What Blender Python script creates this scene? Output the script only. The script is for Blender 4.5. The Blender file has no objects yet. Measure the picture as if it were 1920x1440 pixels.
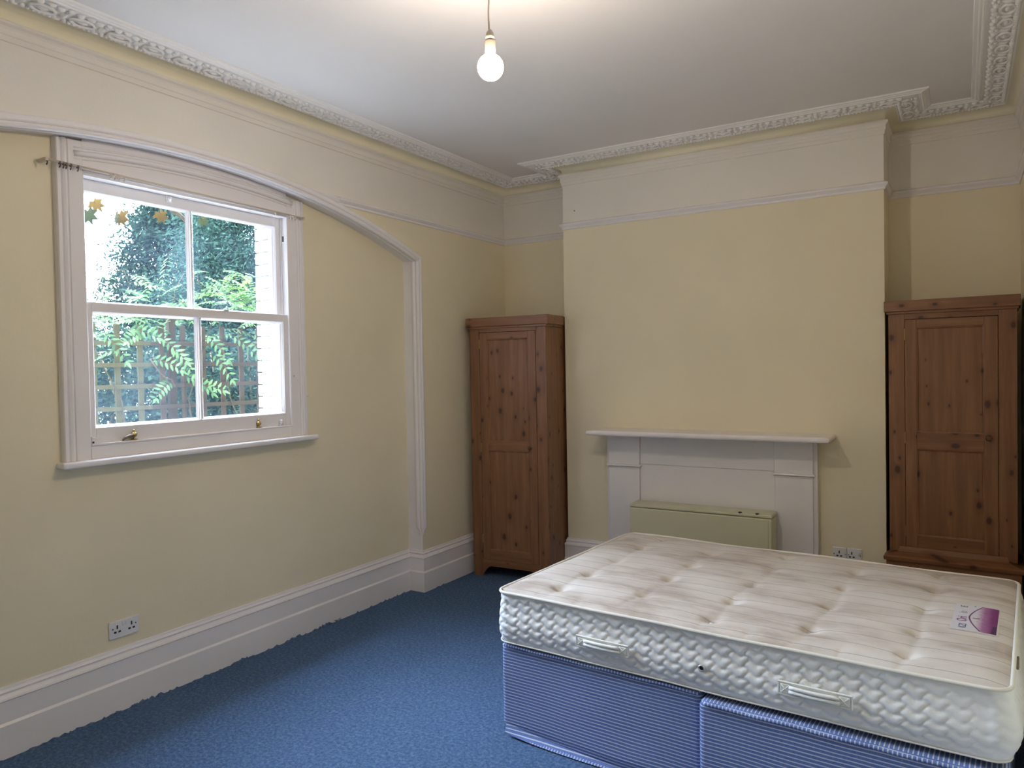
import bpy, bmesh, math, random
import numpy as np
from mathutils import Vector, Matrix, noise
R = math.radians
PI = math.pi
random.seed(7); rng = np.random.RandomState(7)
scene = bpy.context.scene
COL = scene.collection

# ------------------------------------------------------------------ camera
CAM = Vector((3.4136, -5.4807, 1.6404))
rv = Vector((0.8525, 0.5224, -0.0183)); uv = Vector((0.0037, 0.0283, 0.9996)); fv = Vector((-0.5226, 0.8523, -0.0219))
yaw, pitch, roll = 0.5499, -0.0219, -0.0183
F = Vector((-math.sin(yaw)*math.cos(pitch), math.cos(yaw)*math.cos(pitch), math.sin(pitch)))
Rr = Vector((math.cos(yaw), math.sin(yaw), 0)); Uu = Rr.cross(F)
R2 = Rr*math.cos(roll) + Uu*math.sin(roll); U2 = -Rr*math.sin(roll) + Uu*math.cos(roll)
cd = bpy.data.cameras.new('camera'); cam = bpy.data.objects.new('camera', cd); COL.objects.link(cam)
m = Matrix((R2, U2, -F)).transposed().to_4x4(); m.translation = CAM
cam.matrix_world = m
cd.sensor_fit = 'HORIZONTAL'; cd.sensor_width = 36.0; cd.lens = 1381.2/1920*36.0
cd.clip_start = 0.05; cd.clip_end = 200
scene.camera = cam

# ------------------------------------------------------------------ world, sun, exposure
SKY = 60.0; SUN = 80.0; BULB = 310.0
scene.view_settings.view_transform = 'Standard'; scene.view_settings.look = 'None'
scene.view_settings.gamma = 1.0; scene.view_settings.use_curve_mapping = False
scene.view_settings.exposure = 0.20
w = bpy.data.worlds.new('sky'); scene.world = w; w.use_nodes = True
nt = w.node_tree; nt.nodes.clear()
out = nt.nodes.new('ShaderNodeOutputWorld'); bg = nt.nodes.new('ShaderNodeBackground')
tc = nt.nodes.new('ShaderNodeTexCoord'); nz = nt.nodes.new('ShaderNodeTexNoise'); nz.inputs['Scale'].default_value = 1.6
nz.inputs['Detail'].default_value = 4
cr = nt.nodes.new('ShaderNodeValToRGB')
cr.color_ramp.elements[0].color = (0.54, 0.70, 1.0, 1); cr.color_ramp.elements[1].color = (0.72, 0.83, 1.0, 1)
cr.color_ramp.elements[0].position = .3; cr.color_ramp.elements[1].position = .7
nt.links.new(tc.outputs['Generated'], nz.inputs['Vector']); nt.links.new(nz.outputs['Fac'], cr.inputs['Fac'])
nt.links.new(cr.outputs['Color'], bg.inputs['Color']); bg.inputs['Strength'].default_value = SKY
nt.links.new(bg.outputs[0], out.inputs[0])
sd = bpy.data.lights.new('sun', 'SUN'); sd.energy = SUN; sd.angle = R(2.0); sd.color = (0.88, 0.94, 1.0)
so = bpy.data.objects.new('sun', sd); COL.objects.link(so)
so.rotation_euler = Vector((-0.12, -0.20, 0.97)).to_track_quat('Z', 'Y').to_euler()
pd_ = bpy.data.lights.new('window_portal', 'AREA'); pd_.shape = 'RECTANGLE'; pd_.size = 1.3; pd_.size_y = 1.36
pd_.cycles.is_portal = True
po = bpy.data.objects.new('window_portal', pd_); COL.objects.link(po)
po.location = (-.38, -2.95, 1.95); po.rotation_euler = (0, R(-90), 0)
scene.cycles.max_bounces = 10; scene.cycles.diffuse_bounces = 6; scene.cycles.transparent_max_bounces = 12
scene.cycles.use_denoising = True
scene.cycles.sample_clamp_indirect = 8.0
scene.cycles.caustics_reflective = False; scene.cycles.caustics_refractive = False

# ------------------------------------------------------------------ materials
def lin(h):
    if isinstance(h, str):
        h = [int(h[i:i+2], 16)/255 for i in (0, 2, 4)]
        return tuple(c/12.92 if c <= .04045 else ((c+.055)/1.055)**2.4 for c in h) + (1,)
    return tuple(h)[:3] + (1,)
class Mat:
    def __init__(s, name, col=(.5, .5, .5), rough=.6, metal=0, spec=.5):
        s.m = bpy.data.materials.new(name); s.m.use_nodes = True; s.t = s.m.node_tree
        s.b = s.t.nodes['Principled BSDF']; s.o = s.t.nodes['Material Output']
        s.b.inputs['Base Color'].default_value = lin(col); s.b.inputs['Roughness'].default_value = rough
        s.b.inputs['Metallic'].default_value = metal; s.b.inputs['Specular IOR Level'].default_value = spec
    def n(s, typ, **kw):
        x = s.t.nodes.new('ShaderNode'+typ)
        for k, v in kw.items():
            if k in x.inputs: x.inputs[k].default_value = v
            else: setattr(x, k, v)
        return x
    def l(s, a, b): s.t.links.new(a, b)
    def co(s, scale=(1, 1, 1), kind='Object', rot=(0, 0, 0)):
        c = s.n('TexCoord'); mp = s.n('Mapping'); mp.inputs['Scale'].default_value = scale; mp.inputs['Rotation'].default_value = rot
        s.l(c.outputs[kind], mp.inputs['Vector']); return mp.outputs['Vector']
    def noise(s, vec, scale, detail=3, rough=.5):
        x = s.n('TexNoise'); x.inputs['Scale'].default_value = scale; x.inputs['Detail'].default_value = detail
        x.inputs['Roughness'].default_value = rough; s.l(vec, x.inputs['Vector']); return x.outputs['Fac']
    def ramp(s, fac, stops):
        r = s.n('ValToRGB'); e = r.color_ramp.elements
        while len(e) < len(stops): e.new(.5)
        for i, (p, c) in enumerate(stops):
            e[i].position = p; e[i].color = lin(c)
        s.l(fac, r.inputs['Fac']); return r.outputs['Color']
    def mix(s, fac, a, b, mode='MIX'):
        x = s.n('Mix', data_type='RGBA', blend_type=mode)
        for i, v in ((0, fac), (6, a), (7, b)):
            if hasattr(v, 'is_linked'): s.l(v, x.inputs[i])
            elif i == 0: x.inputs[0].default_value = v
            else: x.inputs[i].default_value = lin(v)
        return x.outputs[2]
    def math(s, op, a, b=None, c=None):
        x = s.n('Math', operation=op)
        for i, v in enumerate((a, b, c)):
            if v is None: continue
            if hasattr(v, 'is_linked'): s.l(v, x.inputs[i])
            else: x.inputs[i].default_value = v
        return x.outputs[0]
    def bump(s, h, strength=.2, dist=.01):
        b = s.n('Bump'); b.inputs['Strength'].default_value = strength; b.inputs['Distance'].default_value = dist
        s.l(h, b.inputs['Height']); s.l(b.outputs[0], s.b.inputs['Normal'])
    def base(s, c): s.l(c, s.b.inputs['Base Color'])

def paint(name, col, rough, bump=.08, scale=30, var=.04, spec=.5):
    M = Mat(name, col, rough, spec=spec)
    v = M.co(); f = M.noise(v, 1.3, 3)
    c = lin(col); d = tuple(x*(1-var) for x in c[:3]); u = tuple(min(1, x*(1+var)) for x in c[:3])
    M.base(M.ramp(f, [(.3, d), (.7, u)])); M.bump(M.noise(v, scale, 4), bump, .004); return M.m
M_yellow = paint('wall_paint_yellow', (.80, .72, .53), .75, .15, 60)
M_cream = paint('wall_paint_cream', (.80, .76, .69), .75, .15, 60)
M_white = paint('gloss_paint_white', (.83, .80, .805), .24, .05, 25, .03)
M_ceil = paint('ceiling_paint', (.81, .79, .79), .85, .1, 50, .02)
M_cove = paint('cove_paint', (.84, .79, .62), .8, .1, 50)
M_plast = paint('plaster_white', (.90, .89, .88), .7, .15, 60)
M_dark = Mat('dark_void', (.01, .01, .01), .9).m
M_brass = Mat('brass', (.45, .33, .12), .35, 1).m
M_chrome = Mat('pale_metal', (.7, .68, .65), .3, 1).m
M_plastic = Mat('white_plastic', (.76, .75, .75), .35).m
M_holder = Mat('lampholder_plastic', (.30, .26, .20), .4).m
M_rail = Mat('rod_white', (.62, .54, .46), .45).m
M_hook = Mat('tarnished_hook', (.10, .07, .06), .5).m

def carpet():
    M = Mat('blue_carpet', (.07, .14, .26), .95, spec=.1)
    v = M.co()
    a = M.noise(v, 62, 4, .85); b = M.noise(v, 9, 4, .6); c = M.noise(v, 300, 1)
    col = M.ramp(a, [(.32, (.034, .068, .130)), (.50, (.080, .145, .268)), (.70, (.22, .30, .43))])
    col = M.mix(M.math('MULTIPLY', b, .5), col, (.055, .10, .20))
    M.base(col); M.bump(M.math('ADD', a, M.math('MULTIPLY', c, .6)), .8, .008); return M.m
M_carpet = carpet()

def pine(name, axis):
    # grain along axis ('z' upright boards, 'x' rails)
    M = Mat(name, (.2, .08, .03), .42)
    sc = (14, 14, .9) if axis == 'z' else (.9, 14, 14)
    oi = M.n('ObjectInfo'); cx = M.n('TexCoord')
    add = M.n('VectorMath', operation='ADD'); M.l(cx.outputs['Object'], add.inputs[0])
    cmb = M.n('CombineXYZ'); r3 = M.math('MULTIPLY', oi.outputs['Random'], 3.0)
    M.l(r3, cmb.inputs[0]); M.l(r3, cmb.inputs[1]); M.l(r3, cmb.inputs[2]); M.l(cmb.outputs[0], add.inputs[1])
    mp = M.n('Mapping'); mp.inputs['Scale'].default_value = sc; M.l(add.outputs[0], mp.inputs['Vector'])
    g = M.noise(mp.outputs[0], 2.2, 6, .6)
    col = M.ramp(g, [(.30, (.160, .068, .028)), (.5, (.205, .090, .038)), (.72, (.26, .122, .055))])
    # knots, seen flat on each board face
    sp = M.n('SeparateXYZ'); M.l(add.outputs[0], sp.inputs[0]); cm = M.n('CombineXYZ')
    M.l(M.math('ADD', sp.outputs[0], sp.outputs[1]), cm.inputs[0]); M.l(sp.outputs[2], cm.inputs[1])
    mk = M.n('Mapping'); mk.inputs['Scale'].default_value = (9.5, 6.0, 1) if axis == 'z' else (6.0, 9.5, 1)
    M.l(cm.outputs[0], mk.inputs['Vector'])
    vo = M.n('TexVoronoi', voronoi_dimensions='2D'); vo.inputs['Scale'].default_value = 1.0; M.l(mk.outputs[0], vo.inputs['Vector'])
    sz = M.n('SeparateColor'); M.l(vo.outputs['Color'], sz.inputs[0])
    keep = M.math('GREATER_THAN', sz.outputs[0], .40)
    lim = M.math('ADD', M.math('MULTIPLY', M.math('POWER', sz.outputs[1], 1.6), .15), .045)
    k = M.math('SUBTRACT', 1.0, M.math('DIVIDE', vo.outputs['Distance'], lim))
    k = M.math('MULTIPLY', M.math('MAXIMUM', k, 0.0), 2.2); k = M.math('MULTIPLY', M.math('MINIMUM', k, 1.0), keep)
    halo = M.math('SUBTRACT', 1.0, M.math('DIVIDE', vo.outputs['Distance'], M.math('MULTIPLY', lim, 2.6)))
    halo = M.math('MULTIPLY', M.math('MAXIMUM', halo, 0.0), keep)
    col = M.mix(M.math('MULTIPLY', halo, .8), col, (.15, .05, .02))
    col = M.mix(M.math('MULTIPLY', k, .88), col, (.035, .013, .008))
    M.base(col); M.bump(g, .12, .002); return M.m
M_pv = pine('pine_upright_grain', 'z'); M_ph = pine('pine_cross_grain', 'x')

def divan(name, across=False, thr=.80):
    M = Mat(name, (.1, .15, .4), .8, spec=.2)
    v = M.n('TexCoord').outputs['Object']; s = M.n('SeparateXYZ'); M.l(v, s.inputs[0])
    w_ = M.math('MULTIPLY', M.math('SUBTRACT', M.noise(M.co(), 5, 2), .5), .006)
    ge = M.n('NewGeometry'); vt = M.n('VectorTransform', vector_type='NORMAL', convert_from='WORLD', convert_to='OBJECT')
    M.l(ge.outputs['True Normal'], vt.inputs[0]); sn = M.n('SeparateXYZ'); M.l(vt.outputs[0], sn.inputs[0])
    up = M.math('GREATER_THAN', M.math('ABSOLUTE', sn.outputs[2]), -1.0 if across else thr)
    zz = M.math('ADD', s.outputs[2], w_)
    cc = M.mix(up, zz, s.outputs[0])
    if thr > 1: cc = M.math('SUBTRACT', M.math('MULTIPLY', s.outputs[2], 1.0), M.math('MULTIPLY', s.outputs[1], 1.3))
    ph = M.math('FRACT', M.math('MULTIPLY', cc, 1/.0138))
    st = M.math('ABSOLUTE', M.math('SUBTRACT', ph, .5))
    line = M.ramp(st, [(.10, (1, 1, 1)), (.19, (0, 0, 0))])
    fine = M.noise(M.co((1, 1, 1)), 260, 2, .7)
    blue = M.ramp(fine, [(.35, (.075, .125, .33)), (.7, (.16, .235, .50))])
    st2 = M.noise(M.co((.8, 2, 14)), 5, 3)
    blue = M.mix(M.math('MULTIPLY', st2, .45), blue, (.20, .28, .54))
    M.base(M.mix(M.math('MULTIPLY', line, .85), blue, (.62, .67, .78)))
    M.bump(M.math('ADD', line, M.math('MULTIPLY', fine, .5)), .25, .002); return M.m
M_divan = divan('blue_striped_ticking')
M_divan_e = divan('ticking_stripe_across', True)
M_divan_h = divan('ticking_stripe_hem', False, 2.0)
M_divan_d = Mat('divan_underside', (.05, .07, .16), .9).m

def ticking():
    M = Mat('cream_mattress_ticking', (.75, .68, .6), .75, spec=.25)
    s = M.n('SeparateXYZ'); M.l(M.n('TexCoord').outputs['Object'], s.inputs[0])
    vv = M.co()
    wob = M.math('MULTIPLY', M.math('SUBTRACT', M.noise(vv, 3, 2), .5), .012)
    ph = M.math('FRACT', M.math('MULTIPLY', M.math('ADD', s.outputs[1], wob), 1/.094))
    ln = M.ramp(M.math('ABSOLUTE', M.math('SUBTRACT', ph, .5)), [(.014, (1, 1, 1)), (.030, (0, 0, 0))])
    a = M.noise(M.co((1, 2.4, 1)), 2.2, 5, .6)
    col = M.ramp(a, [(.36, (.42, .355, .30)), (.48, (.57, .515, .46)), (.65, (.65, .605, .555))])
    b = M.noise(M.co((6, 1.2, 1)), 3.1, 3)
    col = M.mix(M.ramp(b, [(.60, (0, 0, 0)), (.76, (.55, .55, .55))]), col, (.62, .50, .40))
    M.base(M.mix(M.math('MULTIPLY', ln, .75), col, (.25, .23, .24)))
    M.bump(M.noise(vv, 300, 2), .1, .002); return M.m
M_tick = ticking()
M_quilt = paint('white_quilted_fabric', (.80, .80, .79), .7, .12, 200, .03)
M_pipe = paint('mattress_piping', (.74, .71, .64), .7, .1, 200, .03)
M_tape = paint('handle_tape', (.80, .80, .76), .6, .1, 200, .02)
M_heater = paint('heater_enamel', (.62, .60, .42), .4, .02, 10, .02)
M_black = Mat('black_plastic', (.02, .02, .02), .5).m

def glass():
    m = bpy.data.materials.new('dusty_window_glass'); m.use_nodes = True; t = m.node_tree; t.nodes.clear()
    o = t.nodes.new('ShaderNodeOutputMaterial'); tr = t.nodes.new('ShaderNodeBsdfTransparent'); gl = t.nodes.new('ShaderNodeBsdfGlossy')
    gl.inputs['Roughness'].default_value = .02; tr.inputs['Color'].default_value = (.93, .96, .95, 1)
    tl = t.nodes.new('ShaderNodeBsdfTranslucent'); tl.inputs['Color'].default_value = (.62, .78, 1, 1)
    mx = t.nodes.new('ShaderNodeMixShader'); mx2 = t.nodes.new('ShaderNodeMixShader')
    c = t.nodes.new('ShaderNodeTexCoord'); n = t.nodes.new('ShaderNodeTexNoise'); n.inputs['Scale'].default_value = 2.6; n.inputs['Detail'].default_value = 6
    t.links.new(c.outputs['Object'], n.inputs['Vector'])
    r = t.nodes.new('ShaderNodeMapRange'); r.inputs[1].default_value = .35; r.inputs[2].default_value = .75; r.inputs[3].default_value = .001; r.inputs[4].default_value = .020
    t.links.new(n.outputs['Fac'], r.inputs[0]); t.links.new(r.outputs[0], mx2.inputs[0])
    fr = t.nodes.new('ShaderNodeFresnel'); fr.inputs[0].default_value = 1.45
    t.links.new(fr.outputs[0], mx.inputs[0]); t.links.new(tr.outputs[0], mx.inputs[1]); t.links.new(gl.outputs[0], mx.inputs[2])
    t.links.new(mx.outputs[0], mx2.inputs[1]); t.links.new(tl.outputs[0], mx2.inputs[2]); t.links.new(mx2.outputs[0], o.inputs[0])
    return m
M_glass = glass()

def leafmat(name, c1, c2, tr=.35):
    M = Mat(name, c1, .9, spec=.03)
    oi = M.n('NewGeometry'); col = M.mix(oi.outputs['Random Per Island'], c1, c2); M.base(col)
    t = M.n('BsdfTranslucent'); M.l(col, t.inputs['Color']); mx = M.n('MixShader'); mx.inputs[0].default_value = tr
    M.l(M.b.outputs[0], mx.inputs[1]); M.l(t.outputs[0], mx.inputs[2]); M.l(mx.outputs[0], M.o.inputs[0]); return M.m
M_conifer = leafmat('conifer_needles', (.005, .012, .011), (.015, .033, .022))
M_shrub = leafmat('hedge_leaves', (.0035, .008, .008), (.011, .022, .014))
M_wist = leafmat('climber_leaflets', (.022, .046, .020), (.055, .095, .040), .3)
M_wist2 = leafmat('bright_leaflets', (.045, .105, .022), (.085, .165, .035), .35)
M_vine = leafmat('autumn_vine_leaf', (.030, .018, .003), (.040, .022, .004), .12)
M_vineg = leafmat('green_vine_leaf', (.010, .013, .005), (.014, .016, .006), .12)
M_bark = paint('bark', (.035, .028, .018), .95, .6, 40, .2, .02)
M_trel = paint('trellis_timber', (.034, .031, .016), .95, .4, 50, .2, .02)
M_trel2 = paint('trellis_timber_brown', (.026, .020, .014), .95, .4, 50, .2, .02)
M_brick = paint('stock_brick', (.60, .52, .38), .9, .5, 60, .2)
M_brickd = paint('dark_brick', (.05, .035, .028), .9, .5, 60, .2)
M_mortar = paint('mortar', (.50, .47, .42), .95, .5, 80, .1)
M_stone = paint('stone_paving', (.66, .65, .62), .9, .4, 20, .15)
M_maswhite = paint('masonry_white', (.78, .77, .74), .8, .3, 60, .05)

# ------------------------------------------------------------------ mesh helpers
class MB:
    def __init__(s): s.v = []; s.f = []; s.mi = []; s.sm = []
    def add(s, verts, faces, mi=0, smooth=False):
        o = len(s.v); s.v += [tuple(v) for v in verts]
        for f in faces:
            s.f.append([o+i for i in f]); s.mi.append(mi); s.sm.append(smooth)
        return s
    def box(s, a, b, mi=0, bev=0, seg=1, M=None):
        bm = bmesh.new(); bmesh.ops.create_cube(bm, size=1)
        for v in bm.verts:
            v.co = Vector([(a[i]+b[i])/2 + v.co[i]*(b[i]-a[i]) for i in range(3)])
        if bev > 0: bmesh.ops.bevel(bm, geom=bm.edges[:], offset=bev, segments=seg, profile=.5, affect='EDGES')
        if M is not None: bm.transform(M)
        bm.verts.index_update()
        s.add([v.co[:] for v in bm.verts], [[v.index for v in f.verts] for f in bm.faces], mi); bm.free(); return s
    def lathe(s, prof, n=24, mi=0, M=None, smooth=True, cap=True):
        vs = []; fs = []
        for r, z in prof:
            for i in range(n):
                a = 2*PI*i/n; vs.append(Vector((r*math.cos(a), r*math.sin(a), z)))
        for k in range(len(prof)-1):
            for i in range(n):
                j = (i+1) % n; fs.append([k*n+i, k*n+j, (k+1)*n+j, (k+1)*n+i])
        if cap:
            fs.append(list(range(n))[::-1]); fs.append([(len(prof)-1)*n+i for i in range(n)])
        if M is not None: vs = [M @ v for v in vs]
        return s.add(vs, fs, mi, smooth)
    def tube(s, pts, r, n=8, mi=0, smooth=True, closed=False):
        pts = [Vector(p) for p in pts]; N = len(pts); vs = []; fs = []
        rr = r if isinstance(r, (list, tuple)) else [r]*N
        prev = None
        for k, p in enumerate(pts):
            if closed: d = pts[(k+1) % N]-pts[k-1]
            else: d = pts[min(k+1, N-1)]-pts[max(k-1, 0)]
            d.normalize()
            u = d.cross(Vector((0, 0, 1)) if abs(d.z) < .9 else Vector((1, 0, 0))) if prev is None else (prev - d*prev.dot(d))
            u.normalize(); prev = u; w_ = d.cross(u)
            for i in range(n):
                a = 2*PI*i/n; vs.append(p+(u*math.cos(a)+w_*math.sin(a))*rr[k])
        for k in range(N if closed else N-1):
            for i in range(n):
                j = (i+1) % n; k2 = (k+1) % N; fs.append([k*n+i, k*n+j, k2*n+j, k2*n+i])
        if not closed: fs.append(list(range(n))[::-1]); fs.append([(N-1)*n+i for i in range(n)])
        return s.add(vs, fs, mi, smooth)
    def sweep(s, path, prof, frame, closed=False, mi=0, smooth=False, caps=True):
        # path: 2D polyline; prof: (offset to the right of travel, height); frame(p2, h) -> 3D
        N = len(path); P = [Vector(p) for p in path]; nor = []
        for k in range(N):
            ds = []
            if k > 0 or closed: ds.append((P[k]-P[k-1]).normalized())
            if k < N-1 or closed: ds.append((P[(k+1) % N]-P[k]).normalized())
            ns = [Vector((d.y, -d.x)) for d in ds]
            if len(ns) == 2:
                b = ns[0]+ns[1]; b = b/max(b.dot(ns[0]), .2) if b.length > 1e-6 else ns[0]
            else: b = ns[0]
            nor.append(b)
        vs = []; fs = []; m_ = len(prof)
        for k in range(N):
            for o, h in prof: vs.append(frame(P[k]+nor[k]*o, h))
        for k in range(N if closed else N-1):
            k2 = (k+1) % N
            for i in range(m_-1): fs.append([k*m_+i, k*m_+i+1, k2*m_+i+1, k2*m_+i])
        if caps and not closed: fs.append(list(range(m_))); fs.append([(N-1)*m_+i for i in range(m_)][::-1])
        return s.add(vs, fs, mi, smooth)
    def grid(s, nu, nv, fn, mi=0, smooth=True, wrapu=False):
        vs = [fn(i, j) for i in range(nu) for j in range(nv)]; fs = []
        for i in range(nu if wrapu else nu-1):
            i2 = (i+1) % nu
            for j in range(nv-1): fs.append([i*nv+j, i2*nv+j, i2*nv+j+1, i*nv+j+1])
        return s.add(vs, fs, mi, smooth)
    def mesh(s, name, mats):
        me = bpy.data.meshes.new(name); me.from_pydata(s.v, [], s.f)
        for mt in mats: me.materials.append(mt)
        me.polygons.foreach_set('material_index', s.mi); me.polygons.foreach_set('use_smooth', s.sm)
        me.update(); return me
    def build(s, name, mats, parent=None, **kw):
        if not isinstance(mats, (list, tuple)): mats = [mats]
        o = bpy.data.objects.new(name, s.mesh(name, mats)); COL.objects.link(o)
        if parent is not None: o.parent = parent
        return tag(o, **kw)
def tag(o, label=None, cat=None, group=None, kind=None):
    if label: o['label'] = label
    if cat: o['category'] = cat
    if group: o['group'] = group
    if kind: o['kind'] = kind
    return o
def empty(name, loc=(0, 0, 0), rz=0, **kw):
    o = bpy.data.objects.new(name, None); COL.objects.link(o); o.location = loc; o.rotation_euler = (0, 0, rz)
    o.empty_display_size = .1; return tag(o, **kw)
def clone(o, parent=None, loc=None):
    c = o.copy(); COL.objects.link(c); c.parent = parent
    if loc is not None: c.location = loc
    return c
XY = lambda p, h: (p[0], p[1], h)          # plan sweep, height up
YZ = lambda p, h: (h, p[0], p[1])          # sweep in the window wall's plane, height into the room

# ------------------------------------------------------------------ room dimensions
XA, XB, YC, XR, YF = .761, 2.998, -.348, 3.715, -6.15
D = .130                                   # depth of arched recess
YJ0, YJ1 = -4.887, -1.213                  # recess jambs
ZR = 2.705                                 # underside of picture rail
ZCEIL = 3.205
AC, AR, AZ = -3.05, 5.20, 2.775            # arch centre y, radius, crown z (opening)
def arch(y, dr=0.0):
    r = AR+dr; return AZ-AR+math.sqrt(max(r*r-(y-AC)**2, 0))
WY0, WY1, WZ0, WZ1 = -3.575, -2.33, 1.30, 2.60   # masonry opening behind the lining

# ------------------------------------------------------------------ floor, ceiling
b = MB(); b.add([(-.13, YF, 0), (XR, YF, 0), (XR, 0, 0), (-.13, 0, 0)], [[0, 1, 2, 3]])
b.add([(-.13, YF, -.15), (XR, YF, -.15), (XR, 0, -.15), (-.13, 0, -.15)], [[3, 2, 1, 0]])
b.build('floor', M_carpet, kind='structure', label='blue speckled cut-pile carpet covering the bedroom floor')
b = MB(); b.box((-.37, YF-.1, ZCEIL), (XR+.1, .1, ZCEIL+.25)); b.build('ceiling', M_ceil, kind='structure', label='plain white plaster ceiling')

# ragged carpet edge where it meets the skirting below the window
b = MB()
for i in range(150):
    y = random.uniform(-5.2, -.9) if i < 110 else random.gauss(random.choice((-3.3, -2.75, -2.35, -2.1)), .03)
    x = -.099 if -4.85 < y < -1.25 else .031; h = random.uniform(.004, .012) if i < 110 else random.uniform(.01, .02); w_ = random.uniform(.008, .03)
    b.add([(x, y-w_, 0), (x, y+w_, 0), (x+.012, y+w_*.4, 0), (x+.012, y-w_*.4, 0), (x+.003, y+random.uniform(-.5, .5)*w_, h)], [[0, 1, 4], [1, 2, 4], [2, 3, 4], [3, 0, 4]])
b.build('carpet_edge', M_carpet, bpy.data.objects['floor'], kind='stuff')

# ------------------------------------------------------------------ left wall with arched recess and window hole
b = MB()
def q(mb, p, mi=0): mb.add(p, [[0, 1, 2, 3]], mi)
def yzq(mb, x, y0, y1, z00, z01, z10, z11, mi):   # (z00,z01) bottom at y0,y1 ; (z10,z11) top
    q(mb, [(x, y0, z00), (x, y1, z01), (x, y1, z11), (x, y0, z10)], mi)
for y0, y1 in ((YF, YJ0), (YJ1, 0)):
    yzq(b, 0, y0, y1, 0, 0, ZR, ZR, 0); yzq(b, 0, y0, y1, ZR, ZR, ZCEIL, ZCEIL, 1)
NY = 72; ys = [YJ0+(YJ1-YJ0)*i/NY for i in range(NY+1)]
for i in range(NY):
    a, c = ys[i], ys[i+1]; za, zc = arch(a), arch(c)
    yzq(b, 0, a, c, za, zc, max(za, ZR), max(zc, ZR), 0)
    yzq(b, 0, a, c, max(za, ZR), max(zc, ZR), ZCEIL, ZCEIL, 1)
    q(b, [(0, a, za), (0, c, zc), (-D, c, zc), (-D, a, za)], 2)
for y in (YJ0, YJ1): q(b, [(0, y, 0), (-D, y, 0), (-D, y, arch(y)), (0, y, arch(y))], 2)
# recess plane in columns, leaving the window hole
hy0, hy1, hz0, hz1 = WY0, WY1, WZ0-.06, WZ1+.01
yy = sorted(set(ys+[hy0, hy1]))
for a, c in zip(yy[:-1], yy[1:]):
    za, zc = arch(a), arch(c); mid = (a+c)/2
    if hy0 < mid < hy1:
        yzq(b, -D, a, c, 0, 0, hz0, hz0, 0); yzq(b, -D, a, c, hz1, hz1, za, zc, 0)
    else: yzq(b, -D, a, c, 0, 0, za, zc, 0)
wl = b.build('wall_left', [M_yellow, M_cream, M_white], kind='structure', label='pale yellow window wall with a shallow arched recess')
# outer masonry leaf
b = MB()
for (y0, y1, z0, z1) in ((-8.5, hy0, -.3, 3.6), (hy1, 2.5, -.3, 3.6), (hy0, hy1, -.3, hz0), (hy0, hy1, hz1, 3.6)):
    b.box((-.37, y0, z0), (-.16, y1, z1))
b.build('masonry', M_mortar, wl)
# painted brick reveal at far side and near side, and head
def brick(name, a, c, mat, par):
    bb = MB(); bb.box(a, c, 0, .004); return bb.build(name, mat, par)
k = 0; z = WZ0-.03
while z < WZ1-.01:
    dz = .0655; st = .0 if k % 2 else .012
    brick('brick', (-.385, hy1-.022, z), (-.265, hy1+.003, z+dz), M_maswhite, wl)
    brick('brick', (-.385, hy0-.003, z), (-.265, hy0+.012, z+dz), M_maswhite, wl)
    brick('brick', (-.383, hy1+.006, z), (-.36, hy1+(.215 if k % 2 else .10), z+dz), M_brick, wl)
    z += .075; k += 1
b = MB(); b.box((-.45, hy0-.06, WZ0-.10), (-.20, hy1+.06, WZ0-.025), 0, .008); b.build('outer_sill', M_maswhite, wl)
b = MB(); b.box((-.385, hy0-.12, WZ1-.005), (-.27, hy1+.12, WZ1+.22), 0, .006); b.build('lintel', M_maswhite, wl)

# arris moulding round the recess
prof = [(.046, .0), (.046, .007), (.040, .012), (.030, .015), (.020, .0155), (.014, .012), (.012, .006), (.008, .006), (.006, .010), (.0, .013),
        (-.007, .010), (-.011, .004), (-.0115, -.004), (-.009, -.012), (-.004, -.016), (-.004, -.022), (-.009, -.026), (-.012, -.034), (-.0115, -.044), (-.007, -.054), (0, -.058)]
path = [(YJ1, .47), (YJ1, arch(YJ1))] + [(y, arch(y)) for y in reversed(ys[:-1])] + [(YJ0, .47)]
b = MB(); b.sweep(path, prof, YZ, smooth=False)
# lamb's tongue stop at the foot of each jamb
for y, sg in ((YJ1, 1), (YJ0, -1)):
    n_ = len(prof); vs = [(h, y+sg*o, .47) for o, h in prof] + [(h*.5, y+sg*o*.35, .44) for o, h in prof] + [(0 if h > 0 else h*.9, y, .405) for o, h in prof]
    fs = [[r_*n_+i, r_*n_+i+1, (r_+1)*n_+i+1, (r_+1)*n_+i] for r_ in (0, 1) for i in range(n_-1)]
    b.add(vs, fs, 0)
b.build('trim_1', M_white, kind='structure', label='white rounded arch moulding around the window recess')

# ------------------------------------------------------------------ other walls
b = MB()
def band(mb, p0, p1):
    q(mb, [(*p0, 0), (*p1, 0), (*p1, ZR), (*p0, ZR)], 0); q(mb, [(*p0, ZR), (*p1, ZR), (*p1, ZCEIL), (*p0, ZCEIL)], 1)
band(b, (0, 0), (XA, 0)); band(b, (XB, 0), (XR, 0))
b.box((-.37, .001, 0), (XR+.1, .1, ZCEIL), 0)
b.build('wall_back', [M_yellow, M_cream], kind='structure', label='yellow alcove walls either side of the chimney breast')
b = MB(); band(b, (XA, 0), (XA, YC)); band(b, (XA, YC), (XB, YC)); band(b, (XB, YC), (XB, 0))
b.build('wall_chimney', [M_yellow, M_cream], kind='structure', label='yellow chimney breast with a cream frieze above the rail')
b = MB(); band(b, (XR, 0), (XR, YF)); b.box((XR+.001, YF, 0), (XR+.1, .1, ZCEIL), 0)
b.build('wall_right', [M_yellow, M_cream], kind='structure', label='yellow side wall opposite the window')
b = MB(); band(b, (XR, YF), (0, YF)); b.box((-.37, YF-.1, 0), (XR+.1, YF-.001, ZCEIL), 0)
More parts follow.
